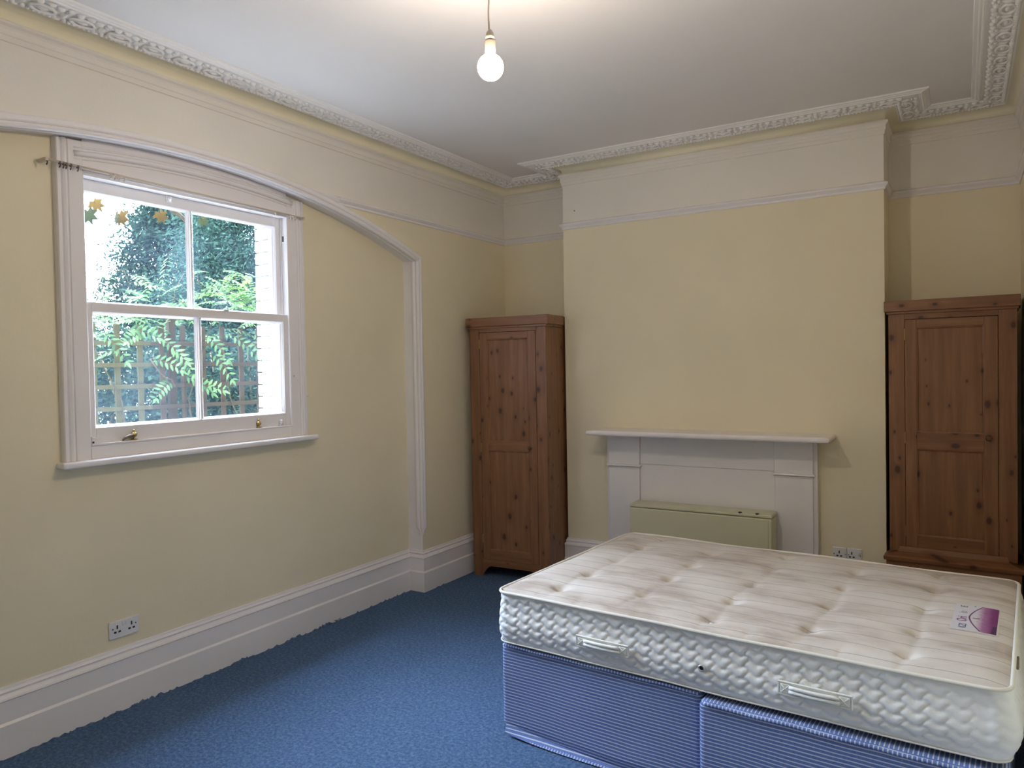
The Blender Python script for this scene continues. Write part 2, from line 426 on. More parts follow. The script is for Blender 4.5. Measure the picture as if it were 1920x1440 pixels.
b.build('wall_front', [M_yellow, M_cream], kind='structure', label='yellow wall behind the camera')

# ------------------------------------------------------------------ skirting boards
bp = [(0, .0), (.031, .0), (.031, .142), (.024, .150), (.022, .152), (.022, .243), (.027, .248), (.024, .256), (.012, .270), (.012, .276), (.016, .280), (.012, .286), (.008, .290), (.006, .300), (0, .302)]
b = MB(); b.sweep([(0, YF), (0, YJ0), (-D, YJ0), (-D, YJ1), (0, YJ1), (0, 0)], bp, XY)
b.build('baseboard_left', M_white, kind='structure', label='deep white stepped skirting along the window wall')
b = MB(); b.sweep([(0, 0), (XA, 0), (XA, YC), (1.122, YC)], bp, XY); b.sweep([(2.612, YC), (XB, YC), (XB, 0), (XR, 0)], bp, XY)
b.build('baseboard_back', M_white, kind='structure', label='deep white skirting around the chimney breast')
b = MB(); b.sweep([(XR, 0), (XR, YF), (0, YF)], bp, XY); b.build('baseboard_right', M_white, kind='structure', label='white skirting along the side wall')

# ------------------------------------------------------------------ picture rail
rp = [(0, ZR), (.006, ZR), (.010, ZR+.006), (.010, ZR+.014), (.018, ZR+.022), (.026, ZR+.032), (.026, ZR+.040), (.018, ZR+.047), (.006, ZR+.052), (0, ZR+.052)]
ra = math.sqrt((AR+.046)**2-(ZR+.012-AZ+AR)**2)
b = MB(); b.sweep([(0, YF), (0, AC-ra)], rp, XY)
b.sweep([(0, AC+ra), (0, 0), (XA, 0), (XA, YC), (XB, YC), (XB, 0), (XR, 0), (XR, YF), (0, YF)], rp, XY)
# tapering ends dying into the arch moulding
for sg in (-1, 1):
    rt = math.sqrt((AR+.046)**2-(ZR+.051-AZ+AR)**2); secs = []
    for i in range(13):
        y = AC+sg*(ra+(rt-ra)*i/12); zb_ = max(ZR, arch(y, .044)); zt_ = ZR+.052; h_ = max(zt_-zb_, .001); t_ = .022*min(1, h_/.03)
        secs.append([(0, y, zb_), (t_*.6, y, zb_+.02*h_), (t_, y, zb_+.5*h_), (t_, y, zb_+.75*h_), (0, y, zt_)])
    b.add([p for s_ in secs for p in s_], [[i*5+j, i*5+j+1, i*5+j+6, i*5+j+5] for i in range(12) for j in range(4)], 0)
b.build('trim_2', M_white, kind='structure', label='white picture rail between yellow wall and cream frieze')

# ------------------------------------------------------------------ cornice
room = [(0, YF), (0, 0), (XA, 0), (XA, YC), (XB, YC), (XB, 0), (XR, 0), (XR, YF)]
b = MB()
b.sweep(room, [(0, 3.044), (.006, 3.047), (.008, 3.060), (.009, 3.068), (.013, 3.072), (.014, 3.086), (.013, 3.094), (.018, 3.104), (.028, 3.113), (.028, 3.122), (.024, 3.128), (.012, 3.131), (.006, 3.136)], XY, closed=True, mi=2)
b.sweep(room, [(.006, 3.136), (.004, 3.146), (.006, 3.162), (.020, 3.176), (.045, 3.184), (.070, 3.187)], XY, closed=True, mi=1, smooth=True)
b.sweep(room, [(.070, 3.187), (.070, 3.182), (.078, 3.180), (.082, 3.186), (.200, 3.194), (.205, 3.192), (.210, 3.186), (.218, 3.186), (.222, 3.191), (.232, 3.191), (.238, 3.196), (.252, 3.197), (.256, ZCEIL)], XY, closed=True, mi=0)
cor = b.build('trim_3', [M_plast, M_cove, M_cream], kind='structure', label='white enriched plaster cornice with a cream cove below')
# enrichment: loops, berries and leaf scallops, one shared mesh per repeat
b = MB()
P_ = .165
def tor(cx, cy, rx, ry, r, n=16, z=-.004):
    pts = [(cx+rx*math.cos(2*PI*i/n), cy+ry*math.sin(2*PI*i/n), z) for i in range(n)]; b.tube(pts, r, 5, closed=True)
def dome(cx, cy, rx, ry, h, n=8):
    vs = []; fs = []
    for k_, (s_, hh) in enumerate(((1, 0), (.75, .6), (.3, .95))):
        for i in range(n): vs.append((cx+rx*s_*math.cos(2*PI*i/n), cy+ry*s_*math.sin(2*PI*i/n), -h*hh))
    for k_ in range(2):
        for i in range(n): fs.append([k_*n+i, k_*n+(i+1) % n, (k_+1)*n+(i+1) % n, (k_+1)*n+i])
    fs.append([2*n+i for i in range(n)]); b.add(vs, fs, 0, True)
tor(0, .038, .050, .030, .0075); dome(0, .040, .026, .013, .012)
for cx in (-.063, -.042, -.021, 0, .021, .042, .063): dome(cx, .004, .011, .013, .014)
dome(.082, .040, .016, .026, .012); dome(-.052, .084, .019, .014, .015); dome(-.010, .092, .021, .013, .013); dome(.034, .088, .019, .014, .015)
dome(.076, .094, .014, .011, .012); dome(.078, .074, .012, .009, .010)
orn = b.mesh('ornament', [M_plast])
cnt = 0
def run(p0, p1, trim0, trim1):
    global cnt
    p0, p1 = Vector(p0), Vector(p1); d = (p1-p0); L_ = d.length-trim0-trim1; d.normalize(); nrm = Vector((d.y, -d.x))
    n_ = max(1, round(L_/P_)); st = L_/n_
    for i in range(n_):
        o = bpy.data.objects.new('ornament', orn); COL.objects.link(o); o.parent = cor
        c_ = p0+d*(trim0+st*(i+.5))+nrm*.088
        zax = Vector((nrm.x*-.07, nrm.y*-.07, 1)).normalized()   # band rises away from the wall
        xa = Vector((d.x, d.y, 0)); ya = zax.cross(xa)
        if ya.dot(Vector((nrm.x, nrm.y, 0))) < 0: xa = -xa; ya = zax.cross(xa)
        mm = Matrix((xa*(st/P_), ya, zax)).transposed().to_4x4(); mm.translation = (c_.x, c_.y, 3.185); o.matrix_world = mm; cnt += 1
run((0, YF), (0, 0), .1, .13); run((0, 0), (XA, 0), .13, .13); run((XA, 0), (XA, YC), .10, -.13); run((XA, YC), (XB, YC), -.13, -.13)
run((XB, YC), (XB, 0), -.13, .10); run((XB, 0), (XR, 0), .13, .13); run((XR, 0), (XR, YF), .13, .13)

# ------------------------------------------------------------------ window
win = empty('window_1', (0, 0, 0), kind='structure', label='white timber sash window with two panes in each sash')
FX = -.100
b = MB()
ap = [(0, -.135), (0, FX-.004), (.004, FX), (.066, FX), (.069, FX-.006), (.073, FX-.006), (.076, FX+.002), (.084, FX+.006), (.092, FX+.002), (.098, FX-.006), (.106, FX-.004), (.110, FX+.008), (.120, FX+.008), (.123, FX+.002), (.123, -D)]
for path, hh in (([(-3.56, 1.245), (-3.56, arch(-3.66)-.004)], None), ([(-2.34, arch(-2.24)-.016), (-2.34, 1.245)], None)):
    b.sweep(path, [(-o, h) for o, h in ap], YZ)
b.build('architrave', M_white, win)
# head board with arched beads
b = MB(); N = 28
def headtop(y): return arch(y)-.001
hy = [-3.56+(1.22)*i/N for i in range(N+1)]
for i in range(N):
    a, c = hy[i], hy[i+1]
    yzq(b, FX-.004, a, c, 2.583, 2.583, headtop(a), headtop(c), 0)
    q(b, [(FX-.004, a, 2.583), (FX-.004, c, 2.583), (-.17, c, 2.583), (-.17, a, 2.583)], 0)
def arcb(y, z0): return z0-.044*((y+2.95)/.68)**2
for z0, r_, xx in ((2.714, .015, FX-.002), (2.690, .004, FX-.003), (2.742, .005, FX-.003)):
    pts = [(xx, y, arcb(y, z0)) for y in [-3.60+1.30*i/30 for i in range(31)]]
    pts = [p for p in pts if p[2] < arch(p[1])-.010]
    b.tube(pts, r_, 6)
b.tube([(FX-.001, -3.56, 2.600), (FX-.001, -2.34, 2.600)], .006, 6)
b.build('head_board', M_white, win)
b = MB()
b.box((-.135, -3.56, 1.245), (FX, -2.34, 1.306), 0, .002); b.box((-.135, -3.56, 1.306), (FX+.006, -2.34, 1.317), 0, .004, 2)
b.build('apron_rail', M_white, win)
b = MB(); b.box((-.135, -3.708, 1.213), (-.055, -2.158, 1.245), 0, .012, 3); b.build('window_sill', M_white, win)
b = MB()   # sash box linings, staff and parting beads
for y0, y1, s_ in ((-3.62, -3.568, 1), (-2.332, -2.29, -1)):
    b.box((-.27, y0, 1.28), (-.112, y1, 2.61))
    e = y1 if s_ == 1 else y0
    for x0, x1, t_ in ((-.116, -.101, .010), (-.167, -.159, .009), (-.27, -.212, .014)):
        b.box((x0, min(e, e+s_*t_), 1.29), (x1, max(e, e+s_*t_), 2.60), 0, .002)
b.box((-.27, -3.60, 2.600), (-.112, -2.30, 2.63)); b.box((-.167, -3.58, 2.591), (-.159, -2.32, 2.601)); b.box((-.27, -3.58, 2.585), (-.212, -2.32, 2.601))
b.box((-.30, -3.60, 1.255), (-.112, -2.30, 1.300)); b.box((-.27, -3.57, 1.30), (-.167, -2.33, 1.312))
b.build('sash_box', M_white, win)
def sash(name, x0, x1, z0, z1, bot, top, lab):
    y0, y1 = -3.566, -2.334; st = .040; r = empty(name); r.parent = win; r['label'] = lab
    fb = MB()
    fb.box((x0, y0, z0), (x1, y0+st, z1), 0, .002); fb.box((x0, y1-st, z0), (x1, y1, z1), 0, .002)
    fb.box((x0, y0+st, z0), (x1, y1-st, z0+bot), 0, .002); fb.box((x0, y0+st, z1-top), (x1, y1-st, z1), 0, .002)
    # ovolo slope round each glass edge
    xm = (x0+x1)/2-.004; ym = (y0+y1)/2
    for g0, g1 in ((y0+st, ym-.010), (ym+.010, y1-st)):
        A = [(g0, z0+bot), (g0, z1-top), (g1, z1-top), (g1, z0+bot)]
        fb.sweep(A, [(0, x1-.004), (.004, x1-.008), (.006, x1-.013), (.012, xm+.003)], YZ, closed=True)
    fo = fb.build('sash_frame', M_white, r)
    gb = MB(); gb.box((xm-.008, ym-.005, z0+bot), (x1-.002, ym+.005, z1-top), 0, .002); gb.box((xm-.004, ym-.010, z0+bot), (x1-.010, ym+.010, z1-top), 0, .003)
    gb.build('glazing_bar', M_white, r)
    for g0, g1 in ((y0+st, ym-.008), (ym+.008, y1-st)):
        pb = MB(); pb.add([(xm, g0, z0+bot), (xm, g1, z0+bot), (xm, g1, z1-top), (xm, g0, z1-top)], [[0, 1, 2, 3]]); pb.build('pane', M_glass, r)
    return r
ls = sash('lower_sash', -.157, -.117, 1.306, 1.990, .085, .046, 'lower sliding sash, nearer the room')
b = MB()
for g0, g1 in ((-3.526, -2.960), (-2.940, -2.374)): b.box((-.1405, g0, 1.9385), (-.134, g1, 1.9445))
b.build('rail_gap_shadow', M_black, ls)  # black strips put in as the shadow gap under the meeting rail
us = sash('upper_sash', -.209, -.169, 1.955, 2.598, .035, .072, 'upper sliding sash, set behind the lower one')
b = MB(); b.box((-.150, -2.338, 2.425), (-.128, -2.3335, 2.485), 0, .002); b.box((-.146, -2.342, 2.438), (-.132, -2.336, 2.472), 1, .002)
b.build('sash_pulley', [M_white, M_black], win)
b = MB(); b.box((-.172, -3.098, 2.548), (-.160, -3.060, 2.585), 0, .003); b.lathe([(.012, 0), (.014, .006), (.006, .012), (.006, .02)], 12, 0, Matrix.Translation((-.160, -3.079, 2.566)) @ Matrix.Rotation(R(90), 4, 'Y'))
b.build('sash_eye', M_white, win)
b = MB(); b.box((-.127, -2.80, 1.988), (-.108, -2.765, 1.996), 0, .002); b.lathe([(.003, 0), (.003, .012), (.006, .016), (.002, .02)], 10, 0, Matrix.Translation((-.117, -2.775, 1.994)))
b.build('sash_fastener', M_chrome, win)
def stop(y, tarn):
    bb = MB(); T = Matrix.Translation((-.107, y, 1.318))
    bb.lathe([(.014, 0), (.014, .004), (.006, .007), (.006, .012), (.013, .018), (.015, .027), (.011, .034), (.004, .038), (.004, .043), (.006, .046), (.003, .050)], 16, 0, T)
    bb.box((-.112, y-.016, 1.318), (-.098, y+.016, 1.322), 0, .001)
    if tarn:
        bb.tube([(-.103, y-.005, 1.340), (-.100, y-.030, 1.338), (-.100, y-.052, 1.330), (-.101, y-.062, 1.320)], [.009, .010, .007, .003], 8, 1)
    return bb.build('sash_stop', [M_brass, Mat('tarnished_brass', (.22, .17, .12), .55, .6).m if tarn else M_brass], win, label='tarnished brass sash stop' if tarn else 'polished brass sash stop')
stop(-3.345, True); stop(-2.583, False)
b = MB(); b.box((-.117, -2.436, 1.318), (-.098, -2.400, 1.324), 0, .002); b.lathe([(.012, 0), (.012, .012), (.009, .02), (.012, .026), (.004, .03)], 14, 0, Matrix.Translation((-.107, -2.418, 1.322)))
b.build('sash_knob', M_plastic, win, label='white knob')
b = MB(); b.add([(-.115, -3.558, 1.318), (-.098, -3.558, 1.318), (-.098, -3.505, 1.318), (-.115, -3.505, 1.318), (-.115, -3.558, 1.352), (-.098, -3.558, 1.350), (-.098, -3.53, 1.342), (-.115, -3.53, 1.344)],
               [[0, 1, 2, 3], [4, 7, 6, 5], [0, 4, 5, 1], [1, 5, 6, 2], [2, 6, 7, 3], [3, 7, 4, 0]])
b.box((-.0985, -3.556, 1.319), (-.0975, -3.547, 1.328), 1); b.build('corner_bracket', [M_white, M_black], win, label='white painted corner bracket')
# filler screws on the right casing
b = MB(); b.lathe([(.005, 0), (.004, .006), (.001, .010)], 8, 0, Matrix.Translation((FX, -2.315, 1.615)) @ Matrix.Rotation(R(90), 4, 'Y')); b.build('casing_pin', M_chrome, win)
b = MB(); b.tube([(-.092, -2.222, 1.486), (-.078, -2.222, 1.486), (-.076, -2.222, 1.50)], .0025, 6); b.build('casing_hook', M_chrome, win)

# curtain rod
rod = empty('curtain_rod', (-.07, -2.985, 2.60), label='thin white net curtain rod with small dark hooks across the window head', cat='curtain rod')
RT = Matrix.Translation((0, 0, 0))
b = MB(); b.tube([(0, -.755, .010), (0, .755, -.010)], .0062, 8); b.build('rod', M_rail, rod)
b = MB(); b.box((-.002, -.60, -.006), (.004, .62, -.0035)); b.build('wire', M_chrome, rod)
rod.children[1].rotation_euler = (R(-.75), 0, 0)
for y in (-.752, .752):
    b = MB(); b.box((-.058 if y < 0 else -.033, y-.008, -.009), (.008, y+.008, .009), 0, .003); b.build('bracket', M_rail, rod).location = (0, 0, .010 if y < 0 else -.010)
hk = MB(); hk.tube([(.002, 0, -.004), (.006, 0, -.010), (.004, 0, -.020), (-.001, 0, -.024), (-.003, 0, -.018)], .0028, 6); hk.box((-.004, -.005, -.010), (.006, .005, .004), 0, .001)
hm = hk.mesh('hook', [M_hook]); hg = hk.mesh('hook_pale', [M_rail])
for y in (-3.735, -3.680, -3.664, -3.652, -3.632, -3.600):
    o = bpy.data.objects.new('hook', hm); COL.objects.link(o); o.parent = rod; o.location = (0, y+2.985, .010-(y+3.74)*.0133)
for y in (-3.447, -3.426, -3.403, -3.379, -2.453, -2.338, -2.316, -2.300):
    o = bpy.data.objects.new('hook', hg); COL.objects.link(o); o.parent = rod; o.location = (0, y+2.985, .010-(y+3.74)*.0133)

# ------------------------------------------------------------------ mantelpiece
man = empty('mantelpiece', (1.865, YC, 0), label='white painted wooden mantelpiece with plain pilasters and a boarded-up opening', cat='mantelpiece')
mx = -1.865
def mb_(name, fn, mat=M_white, par=man):
    bb = MB(); fn(bb); return bb.build(name, mat, par)
def L(x): return x+mx
mb_('backing_board', lambda m_: (m_.box((L(1.122), -.040, 0), (L(1.15), 0, 1.14)), m_.box((L(2.575), -.052, 0), (L(2.606), 0, 1.14), 0, .002), m_.box((L(1.14), -.030, .60), (L(2.59), -.001, 1.14))))
for x0, x1 in ((1.148, 1.388), (2.343, 2.580)):
    mb_('pilaster', lambda m_: m_.box((L(x0), -.070, 0), (L(x1), -.028, .896), 0, .002))
    mb_('pilaster_cap', lambda m_: (m_.box((L(x0)-.006, -.076, .886), (L(x1)+.006, -.028, .894), 0, .002), m_.box((L(x0)-.014, -.086, .899), (L(x1)+.014, -.028, .912), 0, .004, 2)))
    mb_('frieze_block', lambda m_: m_.box((L(x0)-.002, -.072, .912), (L(x1)+.002, -.028, 1.141), 0, .002))
mb_('frieze', lambda m_: m_.box((L(1.390), -.052, .920), (L(2.341), -.028, 1.141), 0, .002))
mb_('fireboard', lambda m_: m_.box((L(1.388), -.046, 0), (L(2.343), -.020, .918), 0, .001))
def shelf(m_):
    x0, x1 = L(1.071), L(2.714)
    pr = [(0, 1.141), (.000, 1.141)]
    # plan outline sweep: front edge rounded
    path = [(x0+.03, 0), (x0+.03, -.272), (x1-.03, -.272), (x1-.03, 0)]
    p_ = [(0, 1.141), (-.014, 1.141), (-.026, 1.146), (-.030, 1.156), (-.029, 1.166), (-.022, 1.173), (-.010, 1.176), (0, 1.176)]
    path = path[::-1]
    m_.sweep(path, [(-o if False else o, z) for o, z in p_], XY)
    m_.add([(x0+.03, 0, 1.176), (x1-.03, 0, 1.176), (x1-.03, -.272, 1.176), (x0+.03, -.272, 1.176)], [[0, 1, 2, 3]])
    m_.add([(x0+.03, 0, 1.141), (x1-.03, 0, 1.141), (x1-.03, -.272, 1.141), (x0+.03, -.272, 1.141)], [[3, 2, 1, 0]])
mb_('shelf', shelf)

# ------------------------------------------------------------------ storage heater
he = empty('storage_heater', (1.872, -.515, 0), label='beige storage heater standing in front of the boarded fireplace', cat='heater')
b = MB(); b.box((-.485, -.085, .045), (.486, .085, .636), 0, .006, 2); b.build('casing', M_heater, he)
b = MB(); b.box((-.487, -.088, .640), (.488, .086, .661), 0, .005, 2); b.build('lid', M_heater, he)
b = MB(); b.box((-.484, -.089, .06), (.468, -.083, .632), 0, .003); b.build('front_panel', M_heater, he)
for x in (.285, .395):
    b = MB(); b.lathe([(.014, 0), (.014, .006), (.010, .010)], 14, 0, Matrix.Translation((x, -.074, .656))); b.build('control_knob', M_black, he)
for x in (-.40, .40):
    b = MB(); b.box((x-.04, -.08, 0), (x+.04, .08, .046), 0, .003); b.build('foot', M_heater, he)

# ------------------------------------------------------------------ sockets
def socket(name, loc, rz, w_, gangs, label, group=None):
    s_ = empty(name, loc, rz, label=label, cat='socket', group=group)
    bb = MB(); bb.box((-w_/2, -.010, -.043), (w_/2, 0, .043), 0, .004, 2); bb.build('face_plate', M_plastic, s_)
    for c in gangs:
        hb = MB()
        for x, z, a, h in ((c, .012, .0035, .009), (c-.011, -.012, .006, .0045), (c+.011, -.012, .006, .0045)):
            hb.box((x-a, -.0108, z-h), (x+a, -.0095, z+h))
        hb.build('pin_holes', M_black, s_, kind='stuff')
    return s_
s1 = socket('wall_socket', (-D, -3.415, .396), R(90), .152, (-.036, .036), 'white double wall socket above the skirting below the window')
for x in (-.058, .058):
    b = MB(); b.lathe([(.004, 0), (.003, .0015)], 10, 0, Matrix.Translation((x, -.010, .006)) @ Matrix.Rotation(R(90), 4, 'X')); b.build('screw', M_hook, s1)
for x in (-.008, .008):
    b = MB(); b.box((x-.006, -.014, .014), (x+.006, -.009, .034), 0, .002); b.build('rocker_switch', M_plastic, s1)
s2 = socket('wall_socket', (2.729, YC, .402), 0, .084, (-.003,), 'left of the two white sockets beside the mantelpiece')
s3 = socket('wall_socket', (2.816, YC, .402), 0, .086, (-.016,), 'right of the two white sockets beside the mantelpiece')
b = MB(); b.box((.020, -.014, -.002), (.032, -.009, .020), 0, .002); b.build('rocker_switch', M_plastic, s3)
for s_ in (s2, s3):
    for x in (-.034, .034):
        b = MB(); b.lathe([(.0035, 0), (.003, .0015)], 10, 0, Matrix.Translation((x, -.010, .0)) @ Matrix.Rotation(R(90), 4, 'X')); b.build('screw', M_hook, s_)
b = MB(); b.lathe([(.004, 0), (.003, .012), (.001, .016)], 8, 0, Matrix.Translation((.862, YC, 2.842)) @ Matrix.Rotation(R(90), 4, 'X'))
b.build('picture_nail', M_hook, label='small nail in the cream frieze at the left of the chimney breast', cat='nail')

# ------------------------------------------------------------------ pendant bulb
LX, LY, LZ = 1.941, -3.188, 2.732
pl_ = empty('pendant_light', (LX, LY, 0), label='bare lit globe bulb hanging on a twisted flex from the ceiling', cat='light')
b = MB(); b.lathe([(.05, ZCEIL), (.05, ZCEIL-.008), (.036, ZCEIL-.022), (.012, ZCEIL-.028), (.006, ZCEIL-.034)], 24); b.build('ceiling_rose', M_plastic, pl_)
b = MB(); b.tube([(-.004+.0035*math.sin(i*.55)*(1-i/30), .0, ZCEIL-.03-(ZCEIL-.03-2.876)*i/24) for i in range(25)], .0032, 8); b.build('flex', Mat('flex_grey', (.38, .30, .24), .6).m, pl_)
b = MB(); b.lathe([(.0045, 2.880), (.008, 2.876), (.013, 2.868), (.0165, 2.855), (.0178, 2.842)], 24); b.lathe([(.0182, 2.841), (.0188, 2.836), (.0190, 2.812), (.0196, 2.805), (.0190, 2.797)], 24)
b.build('lamp_holder', M_holder, pl_)
b = MB(); pr = [(.0125, 2.797), (.013, 2.788)]
for i in range(1, 20):
    a = R(24)+(PI-R(24))*i/19; pr.append((max(.0005, .0475*math.sin(a)), 2.743+.0475*math.cos(a)))
b.lathe(pr, 32)
ME = bpy.data.materials.new('glowing_bulb'); ME.use_nodes = True; t = ME.node_tree; t.nodes.clear()
o_ = t.nodes.new('ShaderNodeOutputMaterial'); e_ = t.nodes.new('ShaderNodeEmission'); e_.inputs[0].default_value = (1.0, .855, .70, 1); e_.inputs[1].default_value = BULB; t.links.new(e_.outputs[0], o_.inputs[0])
b.build('bulb', ME, pl_)

# ------------------------------------------------------------------ wardrobes
M_knob = Mat('dark_wood_knob', (.10, .045, .022), .35).m
def knob(par, x, y, z, r=.015):
    bb = MB(); bb.lathe([(r*.55, 0), (r*.5, .010), (r, .018), (r*1.05, .025), (r*.8, .032), (r*.2, .035)], 18, 0, Matrix.Translation((x, y, z)) @ Matrix.Rotation(R(90), 4, 'X'))
    return bb.build('knob', M_knob, par)
def panelled_door(par, x0, x1, z0, z1, mid0, mid1, sl, sr, tr, br, yf):
    dr = MB(); d0, d1 = yf, yf+.020
    dr.box((x0, d0, z0), (x0+sl, d1, z1), 0, .0015); dr.box((x1-sr, d0, z0), (x1, d1, z1), 0, .0015)
    door = dr.build('door', M_pv, par)
    for a, c in ((z1-tr, z1), (mid0, mid1), (z0, z0+br)):
        rb = MB(); rb.box((x0+sl, d0+.0005, a), (x1-sr, d1, c), 0, .0015); rb.build('door_rail', M_ph, door)
    for a, c in ((z0+br, mid0), (mid1, z1-tr)):
        pb = MB(); xa, xc = x0+sl, x1-sr
        pb.sweep([(xa, a), (xa, c), (xc, c), (xc, a)], [(0, d0+.002), (.006, d0+.004), (.010, d0+.011)], lambda p, h: (p[0], h, p[1]), closed=True)
        pb.add([(xa+.009, d0+.010, a+.009), (xc-.009, d0+.010, a+.009), (xc-.009, d0+.010, c-.009), (xa+.009, d0+.010, c-.009)], [[0, 1, 2, 3]])
        pb.build('door_panel', M_pv, door)
    return door
def hinge(par, x, z, yf):
    bb = MB(); bb.box((x-.002, yf-.003, z-.035), (x+.003, yf+.004, z+.035), 0, .001); return bb.build('hinge', M_brass, par)

# left wardrobe
W = empty('wardrobe', (.060, -.680, 0), R(2.6), label='tall narrow stained pine wardrobe in the alcove left of the chimney breast', cat='wardrobe')
BW, BD, BH = .668, .50, 1.965            # body; local x from .026
x0, x1 = .026, .694
b = MB(); b.box((x0, 0, .0), (x0+.085, .022, BH-.0), 0, .002)
# shaped foot: cut handled by a tapered apron
b.build('front_stile', M_pv, W); b = MB(); b.box((x1-.085, 0, 0), (x1, .022, BH), 0, .002); b.build('front_stile', M_pv, W)
b = MB(); b.box((x0+.085, .001, 1.922), (x1-.085, .022, BH)); b.build('top_rail', M_ph, W)
b = MB(); n_ = 20   # arched apron
xs = [x0+.085+(BW-.17)*i/n_ for i in range(n_+1)]
def ap_(x):
    t_ = abs((x-(x0+x1)/2)/((BW-.17)/2)); return .085 if t_ < .72 else .085-.06*((t_-.72)/.28)**1.6
vs = []; 
for x in xs:
    for y in (.001, .021): vs += [(x, y, ap_(x)), (x, y, .138)]
fs = []
for i in range(n_):
    o = i*4; p = o+4
    fs += [[o, p, p+1, o+1], [o+2, o+3, p+3, p+2], [o, o+2, p+2, p], [o+1, p+1, p+3, o+3]]
b.add(vs, fs, 0); b.build('apron', M_ph, W)
b = MB()
for xa in (x0, x1-.018): b.box((xa, .022, 0.0), (xa+.018, BD, BH), 0, .001)
b.build('side_panel', M_pv, W); 
b = MB(); b.box((x0+.018, BD-.01, .10), (x1-.018, BD, BH)); b.box((x0+.018, .022, .10), (x1-.018, BD-.01, .12)); b.box((x0+.018, .022, BH-.02), (x1-.018, BD-.01, BH))
b.build('back_panel', M_pv, W)
b = MB(); b.box((0, -.020, 1.965), (.722, .27, 2.035), 0, .003); b.box((.012, -.010, 1.948), (.706, .27, 1.966), 0, .002); b.box((.0, .27, 1.965), (.690, BD, 2.035), 0, .002); b.build('cornice', M_ph, W)
dr_ = panelled_door(W, .116, .606, .140, 1.918, .998, 1.072, .066, .066, .052, .078, -.001)
knob(dr_, .552, -.001, 1.030)
for z in (1.83, 1.02, .30): hinge(dr_, .114, z, -.001)

# right wardrobe on its own drawer base
W = empty('wardrobe', (3.004, -.385, 0), R(-2.6), label='wider stained pine wardrobe in the alcove right of the chimney breast, behind the bed', cat='wardrobe')
x0, x1, BD, BH = .016, .672, .33, 1.935
b = MB(); b.box((x0, 0, .47), (x0+.088, .022, BH), 0, .002); b.build('front_stile', M_pv, W)
b = MB(); b.box((x1-.090, 0, .47), (x1, .022, BH), 0, .002); b.build('front_stile', M_pv, W)
b = MB(); b.box((x0+.088, .001, 1.893), (x1-.090, .022, BH)); b.build('top_rail', M_ph, W)
b = MB()
for xa in (x0, x1-.018): b.box((xa, .022, .46), (xa+.018, BD, BH), 0, .001)
b.build('side_panel', M_pv, W)
b = MB(); b.box((x0+.018, BD-.01, .47), (x1-.018, BD, BH)); b.box((x0+.018, .022, BH-.02), (x1-.018, BD-.01, BH)); b.build('back_panel', M_pv, W)
b = MB(); b.box((-.006, -.022, 1.940), (.690, BD-.02, 2.006), 0, .003); b.box((.006, -.011, 1.925), (.680, BD-.02, 1.941), 0, .002); b.build('cornice', M_ph, W)
dr_ = panelled_door(W, .106, .580, .500, 1.889, 1.100, 1.205, .062, .068, .050, .075, -.001)
knob(dr_, .535, -.001, 1.185, .017)
for z in (1.80, 1.17, .60): hinge(dr_, .104, z, -.001)
b = MB(); b.box((.004, -.070, .05), (.690, BD, .425), 0, .002); b.build('drawer_base', M_ph, W)
b = MB(); b.sweep([(.690, BD), (.690, -.070), (.004, -.070), (.004, BD)], [(0, .425), (-.012, .425), (-.014, .446), (-.004, .452), (.06, .470), (.068, .500)], XY)
b.add([(.004, -.07, .452), (.69, -.07, .452), (.69, BD, .452), (.004, BD, .452)], [[0, 1, 2, 3]])
b.build('base_moulding', M_ph, W)
b = MB(); b.box((.05, -.076, .12), (.645, -.069, .38), 0, .003); dw = b.build('drawer', M_ph, W)
knob(dw, .18, -.076, .25); knob(dw, .52, -.076, .25)
b = MB(); b.box((.0, -.078, 0), (.694, BD, .06), 0, .003); b.build('plinth', M_ph, W)

# ------------------------------------------------------------------ bed
BA = -.0669; BL, BWD = 1.905, 1.342; ZT, ZM = .6465, .4215
mat_ = empty('mattress', (1.629, -2.736, 0), BA, label='worn cream striped double mattress with quilted white border', cat='mattress')
tufts = [(a, c) for a, cs in ((.235, (.165, .43, .72, 1.02, 1.25)), (.59, (.272, .553, .82, 1.10)), (.94, (.132, .386, .66, .953, 1.22)), (1.29, (.22, .536, .82, 1.10)), (1.615, (.146, .384, .68, .982, 1.23))) for c in cs]
TA = np.array(tufts)
RC = .055
def rr(a, c, ins=0.0):     # clamp to rounded rectangle
    x0_, x1_, y0_, y1_ = ins, BL-ins, ins, BWD-ins
    a = min(max(a, x0_), x1_); c = min(max(c, y0_), y1_)
    cx = min(max(a, x0_+RC), x1_-RC); cy = min(max(c, y0_+RC), y1_-RC)
    dx, dy = a-cx, c-cy; d_ = math.hypot(dx, dy)
    if d_ > RC: a = cx+dx*RC/d_; c = cy+dy*RC/d_
    return a, c
def topz(a, c):
    e = min(a, BL-a, c, BWD-c)
    z_ = ZT-.003+.016*(1-math.exp(-max(e, 0)/.035))
    dd = TA-np.array((a, c)); d2 = (dd**2).sum(1)
    z_ += -.019*float(np.exp(-d2/(2*.022**2)).sum()) - .0065*float(np.exp(-d2/(2*.065**2)).sum())
    # creases joining the tufts of one row across the bed
    for ta in (.235, .59, .94, 1.29, 1.615):
        k_ = abs(a-ta-.012*math.sin(9*c+ta*7)); z_ -= .0030*math.exp(-(k_/.016)**2)*min(1, max(e, 0)/.10)
    z_ += .0035*noise.noise(Vector((a*3.1, c*3.1, 2.7)))+.0018*noise.noise(Vector((a*11, c*5, .7)))
    # short puckers along the near edge
    if c < .16: z_ += -.0035*max(0, math.sin(a*31+2*math.sin(a*5)))**8*math.exp(-((c-.04)/.05)**2)
    return z_
NA, NC = 200, 142
